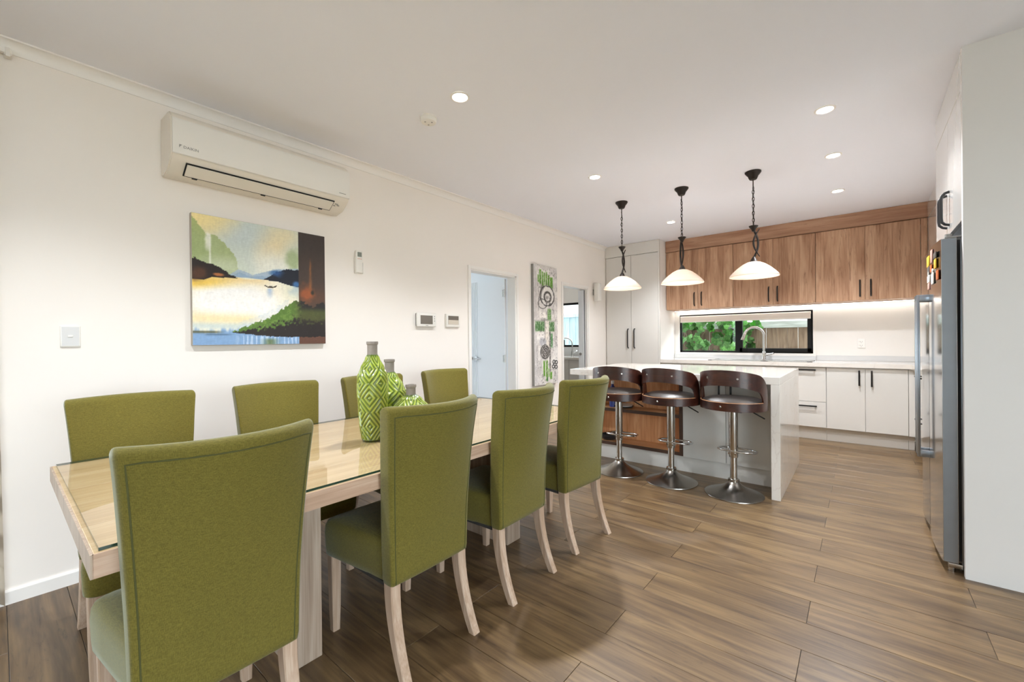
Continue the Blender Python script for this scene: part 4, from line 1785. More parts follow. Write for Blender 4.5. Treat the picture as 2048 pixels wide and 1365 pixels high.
class Paint:
    def __init__(self, nu, nv):
        u = np.linspace(0, 1, nu)
        v = np.linspace(0, 1, nv)
        self.u, self.v = np.meshgrid(u, v)
        self.c = np.zeros(self.u.shape + (3,))

    def lay(self, col, mask):
        c_ = np.array(col, float)
        mk = np.clip(mask, 0, 1)[..., None]
        self.c = self.c * (1 - mk) + c_ * mk

    def blob(self, col, cu, cv_, ru, rv, soft=0.3, amt=1.0, wob=0.0, ws=12):
        d = np.sqrt(((self.u - cu) / ru) ** 2 + ((self.v - cv_) / rv) ** 2) + wob * fbm(self.u, self.v, ws)
        self.lay(col, amt * (1 - sst(d, 1 - soft, 1 + soft)))

    def line(self, pts):
        xs_, ys_ = zip(*pts)
        return np.interp(self.u, xs_, ys_)

    def rect(self, col, u0, u1, v0, v1, soft=0.004, amt=1.0):
        mk = sst(self.u, u0 - soft, u0 + soft) * (1 - sst(self.u, u1 - soft, u1 + soft)) * sst(self.v, v0 - soft, v0 + soft) * (1 - sst(self.v, v1 - soft, v1 + soft))
        self.lay(col, amt * mk)


def canvas(name, label, y0, y1, z0, z1, depth, P, side_mat):
    t = thing(name, label, 'painting', (XL, (y0 + y1) / 2, z0))
    b = BM()
    box(b, XL + 0.001, XL + depth - 0.0005, y0, y1, z0, z1, bev=0.003)
    obj('canvas_sides', b, side_mat, t)
    nv_, nu_ = P.u.shape
    verts = np.stack([np.full(P.u.size, depth), (P.u.ravel() - 0.5) * (y1 - y0 - 0.004), P.v.ravel() * (z1 - z0 - 0.004) + 0.002], 1)
    i = np.arange(nv_ - 1)[:, None] * nu_ + np.arange(nu_ - 1)[None, :]
    q = np.stack([i, i + 1, i + nu_ + 1, i + nu_], -1).reshape(-1, 4)
    me = bpy.data.meshes.new('painted_front')
    me.from_pydata(verts.tolist(), [], q.tolist())
    rgb = P.c / 255.0
    lin = np.where(rgb <= 0.04045, rgb / 12.92, ((np.clip(rgb, 0, 1) + 0.055) / 1.055) ** 2.4)
    ca = me.color_attributes.new('paint', 'FLOAT_COLOR', 'POINT')
    ca.data.foreach_set('color', np.concatenate([lin.reshape(-1, 3), np.ones((P.u.size, 1))], 1).ravel().astype(np.float32))
    mesh_obj('painted_front', me, 'canvas_paint', t)
    return t


P = Paint(190, 186)
u, v = P.u, P.v
P.c[:] = (206, 216, 208)
P.blob((247, 226, 160), 0.08, 1.0, 0.22, 0.14, 0.5, 0.95, 0.6, 5)
P.blob((240, 218, 170), 0.56, 0.80, 0.12, 0.16, 0.8, 0.8, 0.6, 6)
P.blob((244, 224, 176), 0.66, 0.95, 0.10, 0.1, 0.8, 0.6, 0.6, 6)
P.blob((236, 238, 228), 0.62, 0.66, 0.22, 0.12, 0.8, 0.9, 0.5, 6)
P.blob((196, 208, 214), 0.33, 0.9, 0.16, 0.1, 0.9, 0.5, 0.5, 6)
# soft green trees
P.lay((158, 175, 112), (v < P.line([(0, 0.97), (0.07, 0.88), (0.105, 0.84), (0.11, 0.8)]) + 0.05 * fbm(u, v, 40)) * (u < 0.108) * (v > 0.6) * 0.85)
P.lay((165, 180, 122), (v < P.line([(0.11, 0.85), (0.16, 0.85), (0.22, 0.80), (0.27, 0.72), (0.295, 0.66), (0.3, 0.5)]) + 0.05 * fbm(u, v, 40)) * (u >= 0.105) * (u < 0.3) * (v > 0.54) * 0.85)
P.blob((214, 222, 200), 0.2, 0.62, 0.14, 0.06, 0.9, 0.6, 0.4, 9)
P.rect((246, 246, 240), 0.107, 0.118, 0.62, 0.86, 0.006, 0.8)
P.blob((246, 246, 240), 0.1, 0.8, 0.02, 0.06, 0.5, 0.8, 0.8, 30)
P.blob((160, 178, 130), 0.72, 0.73, 0.055, 0.11, 0.5, 0.85, 0.8, 14)
# blue ranges
P.lay((166, 186, 204), ((v < P.line([(0.24, 0.56), (0.30, 0.605), (0.34, 0.60), (0.40, 0.575), (0.5, 0.61), (0.6, 0.645), (0.76, 0.67)]) + 0.01 * fbm(u, v, 30)) & (u > 0.24) & (v > 0.52)) * 0.9)
P.lay((136, 164, 194), ((v < P.line([(0.24, 0.54), (0.31, 0.585), (0.38, 0.56), (0.5, 0.575), (0.6, 0.6), (0.76, 0.62)]) + 0.015 * fbm(u, v, 30)) & (u > 0.24) & (v > 0.52)) * 0.6)
# water
wat = v < 0.545
P.lay((248, 240, 220), wat * 1.0)
P.lay((240, 200, 84), wat * (1 - sst(u, 0.1, 0.42)) * sst(v, 0.4, 0.47) * 0.95)
P.lay((236, 206, 140), wat * sst(v, 0.47, 0.54) * (1 - sst(u, 0.4, 0.6)) * 0.7)
P.lay((250, 248, 244), wat * (1 - sst(np.sqrt(((u - 0.3) / 0.34) ** 2 + ((v - 0.34) / 0.15) ** 2), 0.6, 1.2)))
P.lay((208, 214, 190), wat * sst(u, 0.55, 0.75) * sst(v, 0.25, 0.5) * 0.7)
P.lay((150, 178, 200), wat * sst(u + 0.1 * fbm(u, v, 20), 0.66, 0.75) * sst(v, 0.38, 0.5) * 0.5)
P.lay((150, 178, 210), wat * np.exp(-((u - 0.53) / 0.02) ** 2) * sst(v, 0.37, 0.46) * (v < 0.475) * 0.7)
P.lay((243, 222, 172), wat * np.exp(-((v - 0.2) / 0.05) ** 2) * (1 - sst(u, 0.35, 0.5)) * 0.9)
P.lay((196, 210, 208), wat * np.exp(-((v - 0.145) / 0.03) ** 2) * 0.8)
P.lay((122, 158, 200), (1 - sst(v + 0.06 * fbm(u * 6, v, 9), 0.09, 0.135)) * 0.95)
P.lay((206, 222, 238), ((1 - sst(v, 0.06, 0.09)) * sst(np.sin(u * 180 + 9 * fbm(u * 5, v, 5)), 0.2, 0.9) * sst(u, 0.25, 0.35)) * 0.7)
P.lay((86, 84, 52), np.exp(-((v - 0.1) / 0.009) ** 2) * (1 - sst(u, 0.12, 0.22)) * 0.95)
P.lay((70, 96, 120), np.exp(-((v - 0.08) / 0.006) ** 2) * sst(u, 0.06, 0.1) * (1 - sst(u, 0.2, 0.28)) * 0.7)
P.lay((96, 110, 60), (1 - sst(v, 0.03, 0.06)) * np.exp(-((u - 0.53) / 0.05) ** 2) * 0.8)
# dark hills
nz1 = fbm(u, v, 55)
P.lay((36, 27, 23), (v < P.line([(0, 0.665), (0.05, 0.645), (0.1, 0.63), (0.13, 0.635), (0.2, 0.595), (0.25, 0.56), (0.295, 0.535), (0.3, 0.5)]) + 0.03 * nz1) * (v > P.line([(0, 0.5), (0.07, 0.5), (0.12, 0.525), (0.3, 0.535)])) * (u < 0.3))
P.blob((96, 58, 36), 0.04, 0.545, 0.06, 0.05, 0.6, 0.75, 0.8, 20)
P.blob((198, 122, 66), 0.165, 0.551, 0.035, 0.013, 0.4, 0.9, 0.6, 40)
P.lay((26, 31, 44), (v < P.line([(0.46, 0.54), (0.5, 0.56), (0.55, 0.595), (0.62, 0.64), (0.68, 0.66), (0.765, 0.66)]) + 0.03 * nz1) * (v > P.line([(0.46, 0.545), (0.6, 0.535), (0.68, 0.515), (0.765, 0.505)])) * (u > 0.46))
P.blob((44, 92, 150), 0.585, 0.61, 0.05, 0.025, 0.7, 0.8, 0.9, 30)
P.blob((70, 120, 176), 0.745, 0.53, 0.03, 0.025, 0.5, 0.9, 0.5, 20)
P.blob((240, 234, 210), 0.37, 0.54, 0.06, 0.006, 0.5, 0.9, 0.3, 30)
# boat
P.lay((58, 50, 34), ((v > 0.478 + 18 * (u - 0.535) ** 2 * 0.35) & (v < 0.486 + 18 * (u - 0.535) ** 2 * 0.5) & (abs(u - 0.535) < 0.048)) * 1.0)
P.rect((58, 50, 34), 0.525, 0.55, 0.482, 0.495, 0.004)
# brown side panel
P.lay((70, 57, 51), sst(u, 0.763, 0.767))
P.lay((62, 54, 52), sst(u, 0.765, 0.767) * sst(v, 0.7, 0.9) * 0.8)
P.lay((104, 70, 50), sst(u, 0.765, 0.767) * (1 - sst(v, 0.34, 0.62)) * (0.6 + fbm(u, v, 9)))
P.lay((150, 96, 54), sst(u, 0.765, 0.767) * np.exp(-((u - 0.866 - 0.01 * fbm(u, v, 12)) / (0.006 + 0.03 * np.clip(0.78 - v, 0, 1))) ** 2) * sst(v, 0.42, 0.5) * (1 - sst(v, 0.7, 0.8)) * (0.7 + fbm(u * 3, v, 20)))
P.blob((168, 88, 46), 0.83, 0.45, 0.055, 0.06, 0.8, 0.8, 1.4, 20)
P.blob((40, 42, 36), 0.885, 0.465, 0.014, 0.02, 0.5, 0.9, 0.5, 30)
# foreground bank
edge = P.line([(0.24, 0.10), (0.3, 0.125), (0.4, 0.165), (0.5, 0.215), (0.58, 0.26), (0.66, 0.33), (0.72, 0.375), (0.8, 0.385), (0.86, 0.345), (0.9, 0.335), (0.94, 0.37), (1.0, 0.375)]) + 0.05 * nz1
low = P.line([(0.24, 0.1), (0.35, 0.085), (0.5, 0.068), (0.7, 0.058), (1.0, 0.062)]) + 0.015 * fbm(u, v, 60)
bank = (v < edge) & (v > low) & (u > 0.25)
P.lay((190, 204, 214), (sst(v, 0, 1) * 0 + 1) * ((v < edge + 0.05) & (v > low) & (u > 0.3) & (u < 0.68)) * 0.55 * (0.6 + fbm(u, v, 25)))
P.lay((88, 120, 48), bank * 1.0)
P.lay((120, 150, 70), bank * sst(fbm(u, v, 45), 0.02, 0.2) * 0.7)
P.lay((66, 62, 34), bank * sst(u, 0.68, 0.82) * 0.7)
P.lay((38, 31, 29), bank * sst((edge - v) / np.maximum(edge - low, 0.01) + 0.5 * nz1, 0.42, 0.62))
P.lay((36, 32, 34), bank * sst(u + 0.1 * nz1, 0.74, 0.8) * sst(v, 0.28, 0.34) * 0.9)
P.lay((76, 78, 44), bank * np.exp(-((v - 0.24) / 0.04) ** 2) * sst(u, 0.7, 0.85) * 0.5)
P.lay((100, 66, 52), (v < low) * sst(u, 0.765, 0.767) * 0.9)
P.c *= (1 + 0.09 * fbm(u, v * 3, 70) + 0.07 * fbm(u * 4, v, 30))[..., None]
canvas('landscape_painting', 'unframed lake landscape canvas with a dark brown panel, below the air conditioner', 0.733, 1.535, 1.186, 1.969, 0.035, P, 'grey_cloth')

P = Paint(110, 300)
u, v = P.u, P.v
n1_ = fbm(u, v * 3, 8)
P.c[:] = (214, 209, 205)
P.lay((196, 191, 188), sst(n1_, 0.0, 0.2) * 0.6)
P.lay((232, 229, 224), sst(-n1_, 0.05, 0.2) * 0.7)
P.rect((190, 187, 186), 0.0, 0.13, 0.0, 1.0, 0.05, 0.6)
G1 = (92, 148, 42)
for k, (a, b_, lo_, hi_) in enumerate(((0.16, 0.22, 0.86, 0.92), (0.23, 0.31, 0.845, 0.965), (0.33, 0.4, 0.83, 0.95), (0.41, 0.47, 0.835, 0.945), (0.49, 0.56, 0.83, 0.955), (0.58, 0.66, 0.825, 0.93), (0.68, 0.80, 0.82, 0.915))):
    P.rect((235, 233, 228), a - 0.02, b_ + 0.02, lo_ + 0.03, hi_ + 0.015, 0.01, 0.8)
    P.rect(G1, a, b_, lo_, hi_, 0.008, 0.95)
    P.rect((62, 110, 34), (a + b_) / 2, b_, lo_, (lo_ + hi_) / 2, 0.02, 0.5)


def ring(col, cu, cv_, ru, rv, w_, amt=1.0):
    d = np.sqrt(((u - cu) / ru) ** 2 + ((v - cv_) / rv) ** 2) + 0.08 * fbm(u, v * 3, 12)
    P.lay(col, amt * (1 - sst(np.abs(d - 1), w_ * 0.5, w_)))


DK = (66, 63, 61)
P.rect(DK, 0.28, 0.42, 0.72, 0.83, 0.03, 0.75)
P.blob((226, 223, 219), 0.58, 0.745, 0.27, 0.085, 0.1)
ring(DK, 0.55, 0.75, 0.3, 0.085, 0.09)
ring((86, 83, 80), 0.57, 0.74, 0.14, 0.042, 0.3)
P.blob((150, 146, 142), 0.55, 0.735, 0.06, 0.015, 0.5, 0.9, 1.0, 20)
P.blob(DK, 0.68, 0.68, 0.06, 0.012, 0.4, 0.8)
ring(DK, 0.35, 0.68, 0.18, 0.04, 0.12, 0.8)
P.rect((236, 232, 226), 0.24, 0.5, 0.56, 0.61, 0.01)
P.rect(DK, 0.28, 0.6, 0.535, 0.55, 0.02, 0.7)
P.rect((88, 138, 62), 0.56, 0.72, 0.545, 0.64, 0.01)
for k in range(6):
    P.rect((198, 204, 188), 0.56, 0.72, 0.553 + k * 0.015, 0.557 + k * 0.015, 0.003, 0.7)
P.rect((120, 118, 116), 0.0, 1.0, 0.535, 0.54, 0.003, 0.5)
for a, b_ in ((0.04, 0.42), (0.62, 0.86)):
    P.rect((84, 132, 74), a, b_, 0.45, 0.53, 0.01)
    kk = a + 0.03
    while kk < b_:
        P.rect((48, 66, 44), kk, kk + 0.02, 0.45, 0.53, 0.006, 0.8)
        kk += 0.075
P.rect((224, 216, 206), 0.45, 0.62, 0.30, 0.54, 0.01)
P.rect((96, 92, 88), 0.43, 0.455, 0.33, 0.54, 0.008, 0.8)
P.rect((236, 232, 228), 0.1, 0.42, 0.37, 0.43, 0.03, 0.8)
P.blob((170, 170, 176), 0.35, 0.36, 0.14, 0.035, 0.4, 0.9)
P.rect((92, 140, 92), 0.66, 0.78, 0.31, 0.43, 0.012)
P.rect((80, 76, 72), 0.62, 0.69, 0.1, 0.45, 0.012, 0.8)
P.blob((70, 66, 64), 0.44, 0.275, 0.2, 0.062, 0.1)
dd = np.sqrt(((u - 0.46) / 0.19) ** 2 + ((v - 0.275) / 0.058) ** 2)
an = np.arctan2((v - 0.275) / 0.058, (u - 0.46) / 0.19)
P.lay((176, 170, 164), (dd < 0.95) * sst(np.sin(dd * 20 + an), 0.3, 0.8) * 0.85)
for k in range(5):
    ring((170, 165, 160), 0.655, 0.14 + 0.055 * k, 0.03, 0.012, 0.4, 0.8)
for a, b_, lo_, hi_ in ((0.36, 0.44, 0.07, 0.2), (0.47, 0.56, 0.03, 0.2), (0.58, 0.62, 0.06, 0.13), (0.64, 0.74, 0.04, 0.1)):
    P.rect((236, 232, 226), a - 0.02, b_ + 0.025, lo_ + 0.01, hi_, 0.01, 0.7)
    P.rect(G1, a, b_, lo_, hi_, 0.008, 0.95)
P.rect((40, 92, 50), 0.5, 0.56, 0.025, 0.06, 0.01, 0.8)
P.rect((230, 228, 224), 0.74, 1.0, 0.125, 0.2, 0.01)
for cu_, cv_ in ((0.82, 0.185), (0.93, 0.18), (0.8, 0.145), (0.92, 0.14)):
    ring((40, 38, 38), cu_, cv_, 0.05, 0.014, 0.5)
P.rect((150, 147, 146), 0.72, 1.0, 0.115, 0.122, 0.004, 0.8)
P.blob((176, 173, 170), 0.25, 0.13, 0.06, 0.05, 0.6, 0.6)
P.rect((192, 189, 187), 0.78, 1.0, 0.0, 0.1, 0.05, 0.6)
for k, (a, lo_, hi_) in enumerate(((0.2, 0.6, 0.82), (0.9, 0.3, 0.5), (0.84, 0.55, 0.8), (0.12, 0.1, 0.4), (0.5, 0.05, 0.2), (0.3, 0.2, 0.34))):
    P.lay((120, 116, 113), 0.6 * np.exp(-((u - a - 0.06 * fbm(u, v * 3, 6)) / 0.03) ** 2) * sst(v, lo_, lo_ + 0.03) * (1 - sst(v, hi_ - 0.03, hi_)) * sst(fbm(u * 4, v * 2, 20), -0.1, 0.15))
P.lay((240, 237, 232), 0.55 * sst(fbm(u * 3, v * 4, 14), 0.1, 0.24))
P.lay((98, 94, 92), 0.5 * sst(fbm(u * 2 + 3, v * 5, 12), 0.14, 0.26) * (u > 0.15))
P.c *= (1 + 0.2 * fbm(u * 3, v * 3, 40))[..., None]
canvas('abstract_painting', 'tall narrow abstract canvas in grey, white and green between the two doorways', 4.09, 4.60, 0.642, 2.11, 0.04, P, 'grey_plastic')

# remote control in its holder
rm = thing('remote_control', 'white air conditioner remote control in a wall holder', 'remote', (XL, 1.815, 1.73))
b = BM()
box(b, XL + 0.001, XL + 0.012, 1.785, 1.845, 1.733, 1.86, bev=0.004)
box(b, XL + 0.012, XL + 0.034, 1.782, 1.786, 1.733, 1.82, bev=0.001)
box(b, XL + 0.012, XL + 0.034, 1.844, 1.848, 1.733, 1.82, bev=0.001)
obj('holder', b, 'white_plastic', rm)
b = BM()
box(b, XL + 0.013, XL + 0.033, 1.787, 1.843, 1.738, 1.912, bev=0.005)
body_ = obj('remote_body', b, 'white_plastic', rm)
b = BM()
box(b, XL + 0.0325, XL + 0.0338, 1.797, 1.833, 1.862, 1.898)
obj('display', b, 'lcd', body_, smooth=False)
for k in range(3):
    b = BM()
    box(b, XL + 0.0325, XL + 0.0345, 1.797 + 0.013 * k, 1.807 + 0.013 * k, 1.843, 1.849, bev=0.001)
    obj('button', b, 'magnet_pink', body_)

# intercom and alarm panel
ic = thing('intercom_monitor', 'white intercom monitor with a dark screen on the left wall', 'monitor', (XL, 2.472, 1.325))
b = BM()
box(b, XL + 0.001, XL + 0.016, 2.375, 2.57, 1.332, 1.445)
obj('wall_bracket', b, 'rubber', ic, smooth=False)
b = BM()
box(b, XL + 0.016, XL + 0.035, 2.365, 2.585, 1.327, 1.45, bev=0.006)
obj('front', b, 'white_plastic', ic)
b = BM()
box(b, XL + 0.0345, XL + 0.0358, 2.402, 2.54, 1.35, 1.428)
obj('screen', b, 'screen_dark', ic, smooth=False)
for k in range(3):
    b = BM()
    cyl(b, (XL + 0.034, 2.562, 1.42 - 0.02 * k), (XL + 0.0365, 2.562, 1.42 - 0.02 * k), 0.005, n=10)
    obj('button', b, 'grey_plastic', ic)
b = BM()
box(b, XL + 0.0345, XL + 0.0355, 2.46, 2.488, 1.335, 1.34)
obj('badge', b, 'grey_plastic', ic, smooth=False)
ap = thing('alarm_panel', 'smaller white control panel beside the intercom near the doorway', 'control panel', (XL, 2.81, 1.325))
b = BM()
box(b, XL + 0.001, XL + 0.022, 2.72, 2.897, 1.328, 1.455, bev=0.004)
obj('front', b, 'white_plastic', ap)
b = BM()
box(b, XL + 0.0215, XL + 0.0228, 2.742, 2.876, 1.353, 1.436)
obj('screen', b, 'screen_dark', ap, smooth=False)
b = BM()
box(b, XL + 0.0226, XL + 0.0232, 2.744, 2.874, 1.354, 1.396)
obj('screen_picture', b, 'curtain_print', ap, smooth=False)

# light switch
sw = thing('light_switch', 'square white light switch plate on the left wall', 'switch', (XL, 0.238, 1.187))
b = BM()
box(b, XL + 0.001, XL + 0.009, 0.2025, 0.2745, 1.187, 1.293, bev=0.003)
obj('plate', b, 'white_plastic', sw)
b = BM()
box(b, XL + 0.0085, XL + 0.0098, 0.208, 0.269, 1.193, 1.287)
obj('insert', b, 'switch_grey', sw, smooth=False)
b = BM()
box(b, XL + 0.0095, XL + 0.0135, 0.229, 0.247, 1.236, 1.246, bev=0.001)
obj('rocker', b, 'white_plastic', sw)

# wall speaker by the laundry door
sp = thing('wall_speaker', 'small white speaker mounted high on the wall beside the laundry doorway', 'speaker', (XL, 5.68, 1.76))
b = BM()
box(b, XL + 0.03, XL + 0.11, 5.585, 5.675, 1.755, 2.02, bev=0.012, seg=3)
obj('cabinet', b, 'white_plastic', sp)
b = BM()
box(b, XL + 0.112 - 0.004, XL + 0.1135, 5.595, 5.665, 1.77, 2.005, bev=0.001)
obj('grille', b, 'trim_white', sp)
b = BM()
box(b, XL + 0.001, XL + 0.032, 5.61, 5.65, 1.85, 1.93, bev=0.003)
obj('bracket', b, 'grey_plastic', sp)

# curtain and its track at the left edge
ct = thing('curtain_track', 'white curtain track end at the top of the left wall', 'curtain track', (XL, -1.5, 2.53))
b = BM()
box(b, XL + 0.03, XL + 0.055, -3.2, 0.06, 2.535, 2.558, bev=0.003)
obj('rail', b, 'trim_white', ct)
for y in (-2.6, -1.2, 0.035):
    b = BM()
    box(b, XL + 0.001, XL + 0.05, y, y + 0.025, 2.53, 2.555, bev=0.002)
    box(b, XL + 0.05, XL + 0.06, y + 0.005, y + 0.02, 2.52, 2.56, bev=0.002)
    obj('bracket', b, 'white_plastic', ct)
b = BM()
pts0 = []
for k in range(61):
    y = -0.394 + 0.4 * k / 60
    pts0.append((XL + 0.052 + 0.034 * math.sin(k * 2 * PI / 12), y))
zl = [0.015, 0.6, 1.2, 1.8, 2.52]
gridv = [[b.verts.new((x + (0.012 * math.sin(y * 30) if z < 1 else 0), y + 0.012 * (1.2 - z) / 1.2, z)) for x, y in pts0] for z in zl]
for A, B_ in zip(gridv, gridv[1:]):
    for k in range(60):
        b.faces.new((A[k], A[k + 1], B_[k + 1], B_[k]))
bmesh.ops.solidify(b, geom=b.faces[:], thickness=0.002)
cu = obj('curtain', b, 'curtain_print', None, loc=(XL + 0.05, -0.2, 0.015))
tag(cu, 'beige patterned curtain drawn back at the left edge', 'curtain')

# ------------------------------------------------------------------ laundry seen through the second doorway
lc = thing('laundry_cabinet', 'white laundry cabinet under the window seen through the second doorway', 'cabinet', (-4.2, 6.3, 0))
b = BM()
box(b, -5.2, XL - 0.115, 6.07, YB - 0.004, 0.1, 0.86)
obj('carcass', b, 'white_paint', lc, smooth=False)
for x0 in (-5.2, -4.72, -4.24, -3.76):
    b = BM()
    box(b, x0 + 0.002, min(x0 + 0.478, XL - 0.118), 6.05, 6.069, 0.1, 0.855, bev=0.001)
    obj('door', b, 'gloss_white', lc, smooth=False)
b = BM()
box(b, -5.2, XL - 0.115, 6.12, 6.14, 0.001, 0.1)
obj('kickboard', b, 'gloss_white', lc, smooth=False)
b = BM()
box(b, -5.2, XL - 0.115, 6.03, YB - 0.004, 0.861, 0.9, bev=0.002)
tag(obj('laundry_worktop', b, 'quartz', None, smooth=False, loc=(-4.2, 6.3, 0.861)), 'white laundry worktop below the bluish window', 'worktop')
b = BM()
box(b, -5.2, XL - 0.115, YB - 0.015, YB - 0.001, 0.901, 1.055)
tag(obj('laundry_splashback', b, 'silver_sill', None, smooth=False, loc=(-4.2, YB, 0.901)), 'pale grey splashback behind the laundry tap', 'splashback')
lt = thing('laundry_tap', 'chrome gooseneck tap in the laundry under the window', 'tap', (-3.93, 6.45, 0.9))
b = BM()
cyl(b, (-3.93, 6.45, 0.9), (-3.93, 6.45, 0.99), 0.022, n=16)
obj('body', b, 'chrome', lt)
b = BM()
pts = [(-3.93, 6.45, 0.98), (-3.93, 6.45, 1.12)] + [(-3.93 - 0.1 * (1 - math.cos(PI * k / 10 * 0.9)), 6.45 - 0.06 * (1 - math.cos(PI * k / 10 * 0.9)), 1.12 + 0.1 * math.sin(PI * k / 10 * 0.9)) for k in range(1, 11)]
tube(b, pts, 0.011, n=10)
obj('spout', b, 'chrome', lt)
b = BM()
cyl(b, (-3.91, 6.45, 0.96), (-3.83, 6.43, 1.0), 0.009, n=10)
obj('lever', b, 'chrome', lt)

# ------------------------------------------------------------------ ceiling
sm = thing('smoke_detector', 'round white smoke detector on the ceiling beside a downlight', 'smoke detector', (-2.108, 1.754, ZC))
b = BM()
lathe(b, [(0.052, 0.0), (0.053, -0.008), (0.05, -0.01)], 32, (-2.108, 1.754, ZC))
obj('base', b, 'white_plastic', sm)
b = BM()
lathe(b, [(0.049, -0.009), (0.05, -0.026), (0.046, -0.033), (0.03, -0.036), (0.002, -0.036)], 32, (-2.108, 1.754, ZC))
obj('cover', b, 'white_plastic', sm)
for a in (20, 140, 260):
    b = BM()
    x, y = -2.108 + 0.024 * math.cos(rad(a)), 1.754 + 0.024 * math.sin(rad(a))
    cyl(b, (x, y, ZC - 0.035), (x, y, ZC - 0.037), 0.006, n=10)
    obj('vent', b, 'grey_plastic', sm)


def downlight(x, y, label):
    t = thing('downlight', label, 'downlight', (x, y, ZC), group='recessed ceiling downlights')
    b = BM()
    lathe(b, [(0.056, -0.0005), (0.056, -0.004), (0.045, -0.007), (0.042, -0.004), (0.042, -0.0005)], 32, (x, y, ZC), cap0=False, cap1=False)
    obj('trim_ring', b, 'trim_white', t)
    b = BM()
    lathe(b, [(0.0415, -0.0035), (0.02, -0.0045), (0.001, -0.005)], 28, (x, y, ZC), cap0=True)
    obj('lens', b, 'lamp_lens', t)
    ld = bpy.data.lights.new('downlight_beam', 'SPOT')
    ld.energy = DOWNLIGHT_W
    ld.spot_size = rad(125)
    ld.spot_blend = 0.8
    ld.shadow_soft_size = 0.04
    ld.color = (0.91, 0.945, 1.0)
    lo = bpy.data.objects.new('downlight_beam', ld)
    COL.objects.link(lo)
    lo.parent = t
    lo.location = (0, 0, -0.03)
    return t


for x, y, lab in ((-1.79, 1.724, 'large bright downlight beside the smoke detector'), (-1.785, 3.33, 'downlight between the smoke detector and the first pendant lamp'),
                  (-1.78, 5.235, 'small downlight seen between the first two pendant lamps'), (-0.166, 3.29, 'brightest downlight at the upper right of the ceiling'),
                  (-0.16, 4.161, 'middle downlight of the right-hand ceiling row'), (-0.168, 5.2, 'downlight closest to the fridge-end wall cabinets'),
                  (-1.79, 0.12, 'downlight over the near end of the dining table')):
    downlight(x, y, lab)


ll = thing('added_laundry_light', 'unseen round white ceiling light added to brighten the laundry', 'ceiling light', (-4.1, 5.5, ZC))  # out-of-view lamp added because the laundry rendered too dark
b = BM()
lathe(b, [(0.17, 0.0), (0.17, -0.02), (0.16, -0.024)], 40, (-4.1, 5.5, ZC))
obj('base', b, 'trim_white', ll)
b = BM()
lathe(b, [(0.158, -0.022), (0.15, -0.045), (0.11, -0.07), (0.05, -0.08), (0.002, -0.082)], 40, (-4.1, 5.5, ZC))
obj('diffuser', b, 'lamp_lens', ll)


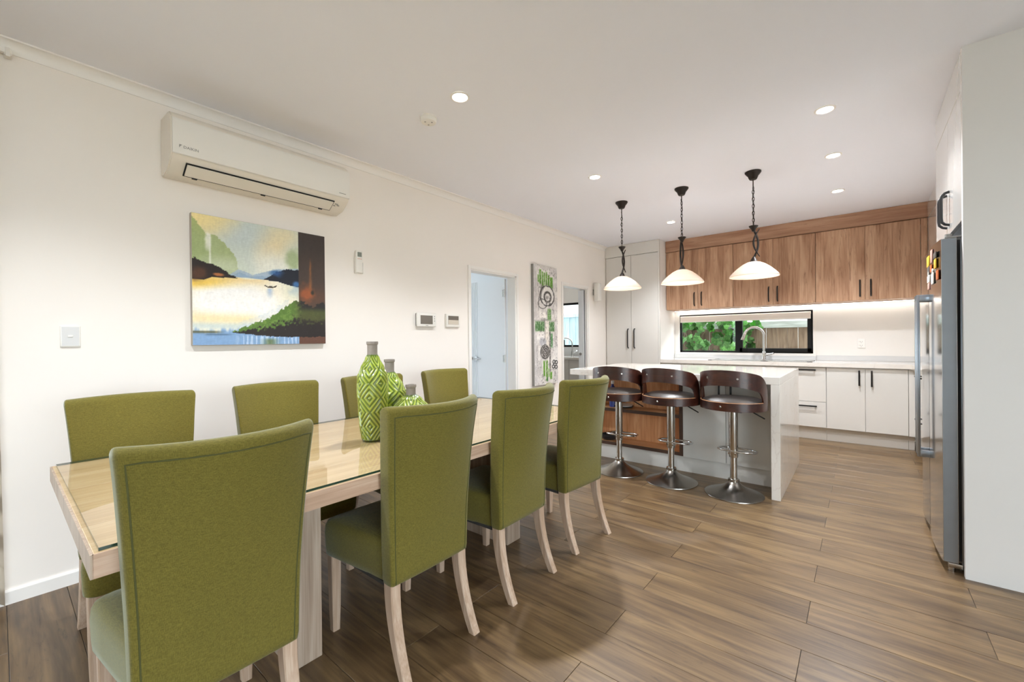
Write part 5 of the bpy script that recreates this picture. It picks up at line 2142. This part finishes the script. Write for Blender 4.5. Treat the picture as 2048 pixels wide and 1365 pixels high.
# pendant lamps ---------------------------------------------------------------
def make_pendant(label, loc, rz):
    t = thing('pendant_lamp', label, 'pendant lamp', loc, rz, group='pendant lamps over the island')
    b = BM()
    lathe(b, [(0.062, 0.0), (0.062, -0.008), (0.052, -0.022), (0.04, -0.036), (0.032, -0.058), (0.026, -0.066), (0.006, -0.068)], 32)
    obj('ceiling_rose', b, 'bronze', t, world=False)
    b = BM()
    cyl(b, (0, 0, -0.066), (0, 0, -0.13), 0.0045, n=8)
    z = -0.125
    k = 0
    while z > -0.45:
        pts = []
        for j in range(12):
            a = 2 * PI * j / 12
            px, pz = 0.0085 * math.cos(a), 0.019 * math.sin(a)
            pts.append((px * 0.7, px * 0.7, z - 0.017 + pz) if k % 2 == 0 else (px * 0.7, -px * 0.7, z - 0.017 + pz))
        tube(b, pts, 0.0028, n=5, closed=True)
        z -= 0.03
        k += 1
    obj('chain', b, 'bronze', t, world=False)
    b = BM()
    tube(b, [(0.006 * math.sin(q * 0.9), 0.006 * math.cos(q * 0.8), -0.1 - 0.019 * q) for q in range(20)], 0.0024, n=5)
    obj('cord', b, 'bronze', t, world=False)
    b = BM()
    lathe(b, [(0.036, -0.462), (0.035, -0.468), (0.018, -0.49), (0.01, -0.51)], 24)
    obj('stem_cup', b, 'bronze', t, world=False)
    # two crossing bowed bars

    def bow(s, z0, z1, x0, amp, r0):
        pts = []
        for q in range(17):
            f_ = q / 16
            pts.append((x0 + s * amp * math.sin(PI * f_) - s * amp * 0.0, 0.004 * s, z0 + (z1 - z0) * f_))
        return pts
    b = BM()
    tube(b, [(0.0 + 0.04 * math.sin(PI * q / 16), 0.006, -0.485 - 0.255 * q / 16) for q in range(17)], 0.0085, n=10)
    obj('stem_bar', b, 'bronze', t, world=False)
    b = BM()
    tube(b, [(0.045 - 0.05 * math.sin(PI * q / 16), -0.008, -0.49 - 0.235 * q / 16) for q in range(17)], [0.0035 + 0.0045 * math.sin(PI * q / 16) for q in range(17)], n=10)
    obj('stem_bar', b, 'bronze', t, world=False)
    b = BM()
    lathe(b, [(0.01, -0.728), (0.014, -0.735), (0.03, -0.765), (0.032, -0.772)], 24)
    obj('gallery', b, 'bronze', t, world=False)
    b = BM()
    out = [(0.028, -0.768), (0.05, -0.773), (0.085, -0.79), (0.125, -0.82), (0.16, -0.853), (0.182, -0.878), (0.19, -0.892), (0.188, -0.897)]
    inn = [(0.184, -0.894), (0.176, -0.88), (0.155, -0.857), (0.12, -0.826), (0.082, -0.796), (0.048, -0.779), (0.028, -0.774)]
    lathe(b, out + inn, 56, cap0=False, cap1=False)
    obj('glass_shade', b, 'alabaster', t, world=False)
    b = BM()
    lathe(b, [(0.012, -0.772), (0.014, -0.79), (0.026, -0.815), (0.03, -0.83), (0.026, -0.85), (0.012, -0.862), (0.001, -0.864)], 20)
    obj('bulb', b, 'bulb_glow', t, world=False)
    ld = bpy.data.lights.new('pendant_glow', 'POINT')
    ld.energy = PENDANT_W
    ld.shadow_soft_size = 0.03
    ld.color = (1.0, 0.87, 0.72)
    lo = bpy.data.objects.new('pendant_glow', ld)
    COL.objects.link(lo)
    lo.parent = t
    lo.location = (0, 0, -0.875)
    return t


make_pendant('pendant lamp nearest the fridge with white glass shade', (-0.706, 4.125, ZC), rad(35))
make_pendant('middle pendant lamp of the three over the island', (-1.303, 4.128, ZC), rad(120))
make_pendant('pendant lamp nearest the white pantry with white glass shade', (-1.911, 4.135, ZC), rad(75))
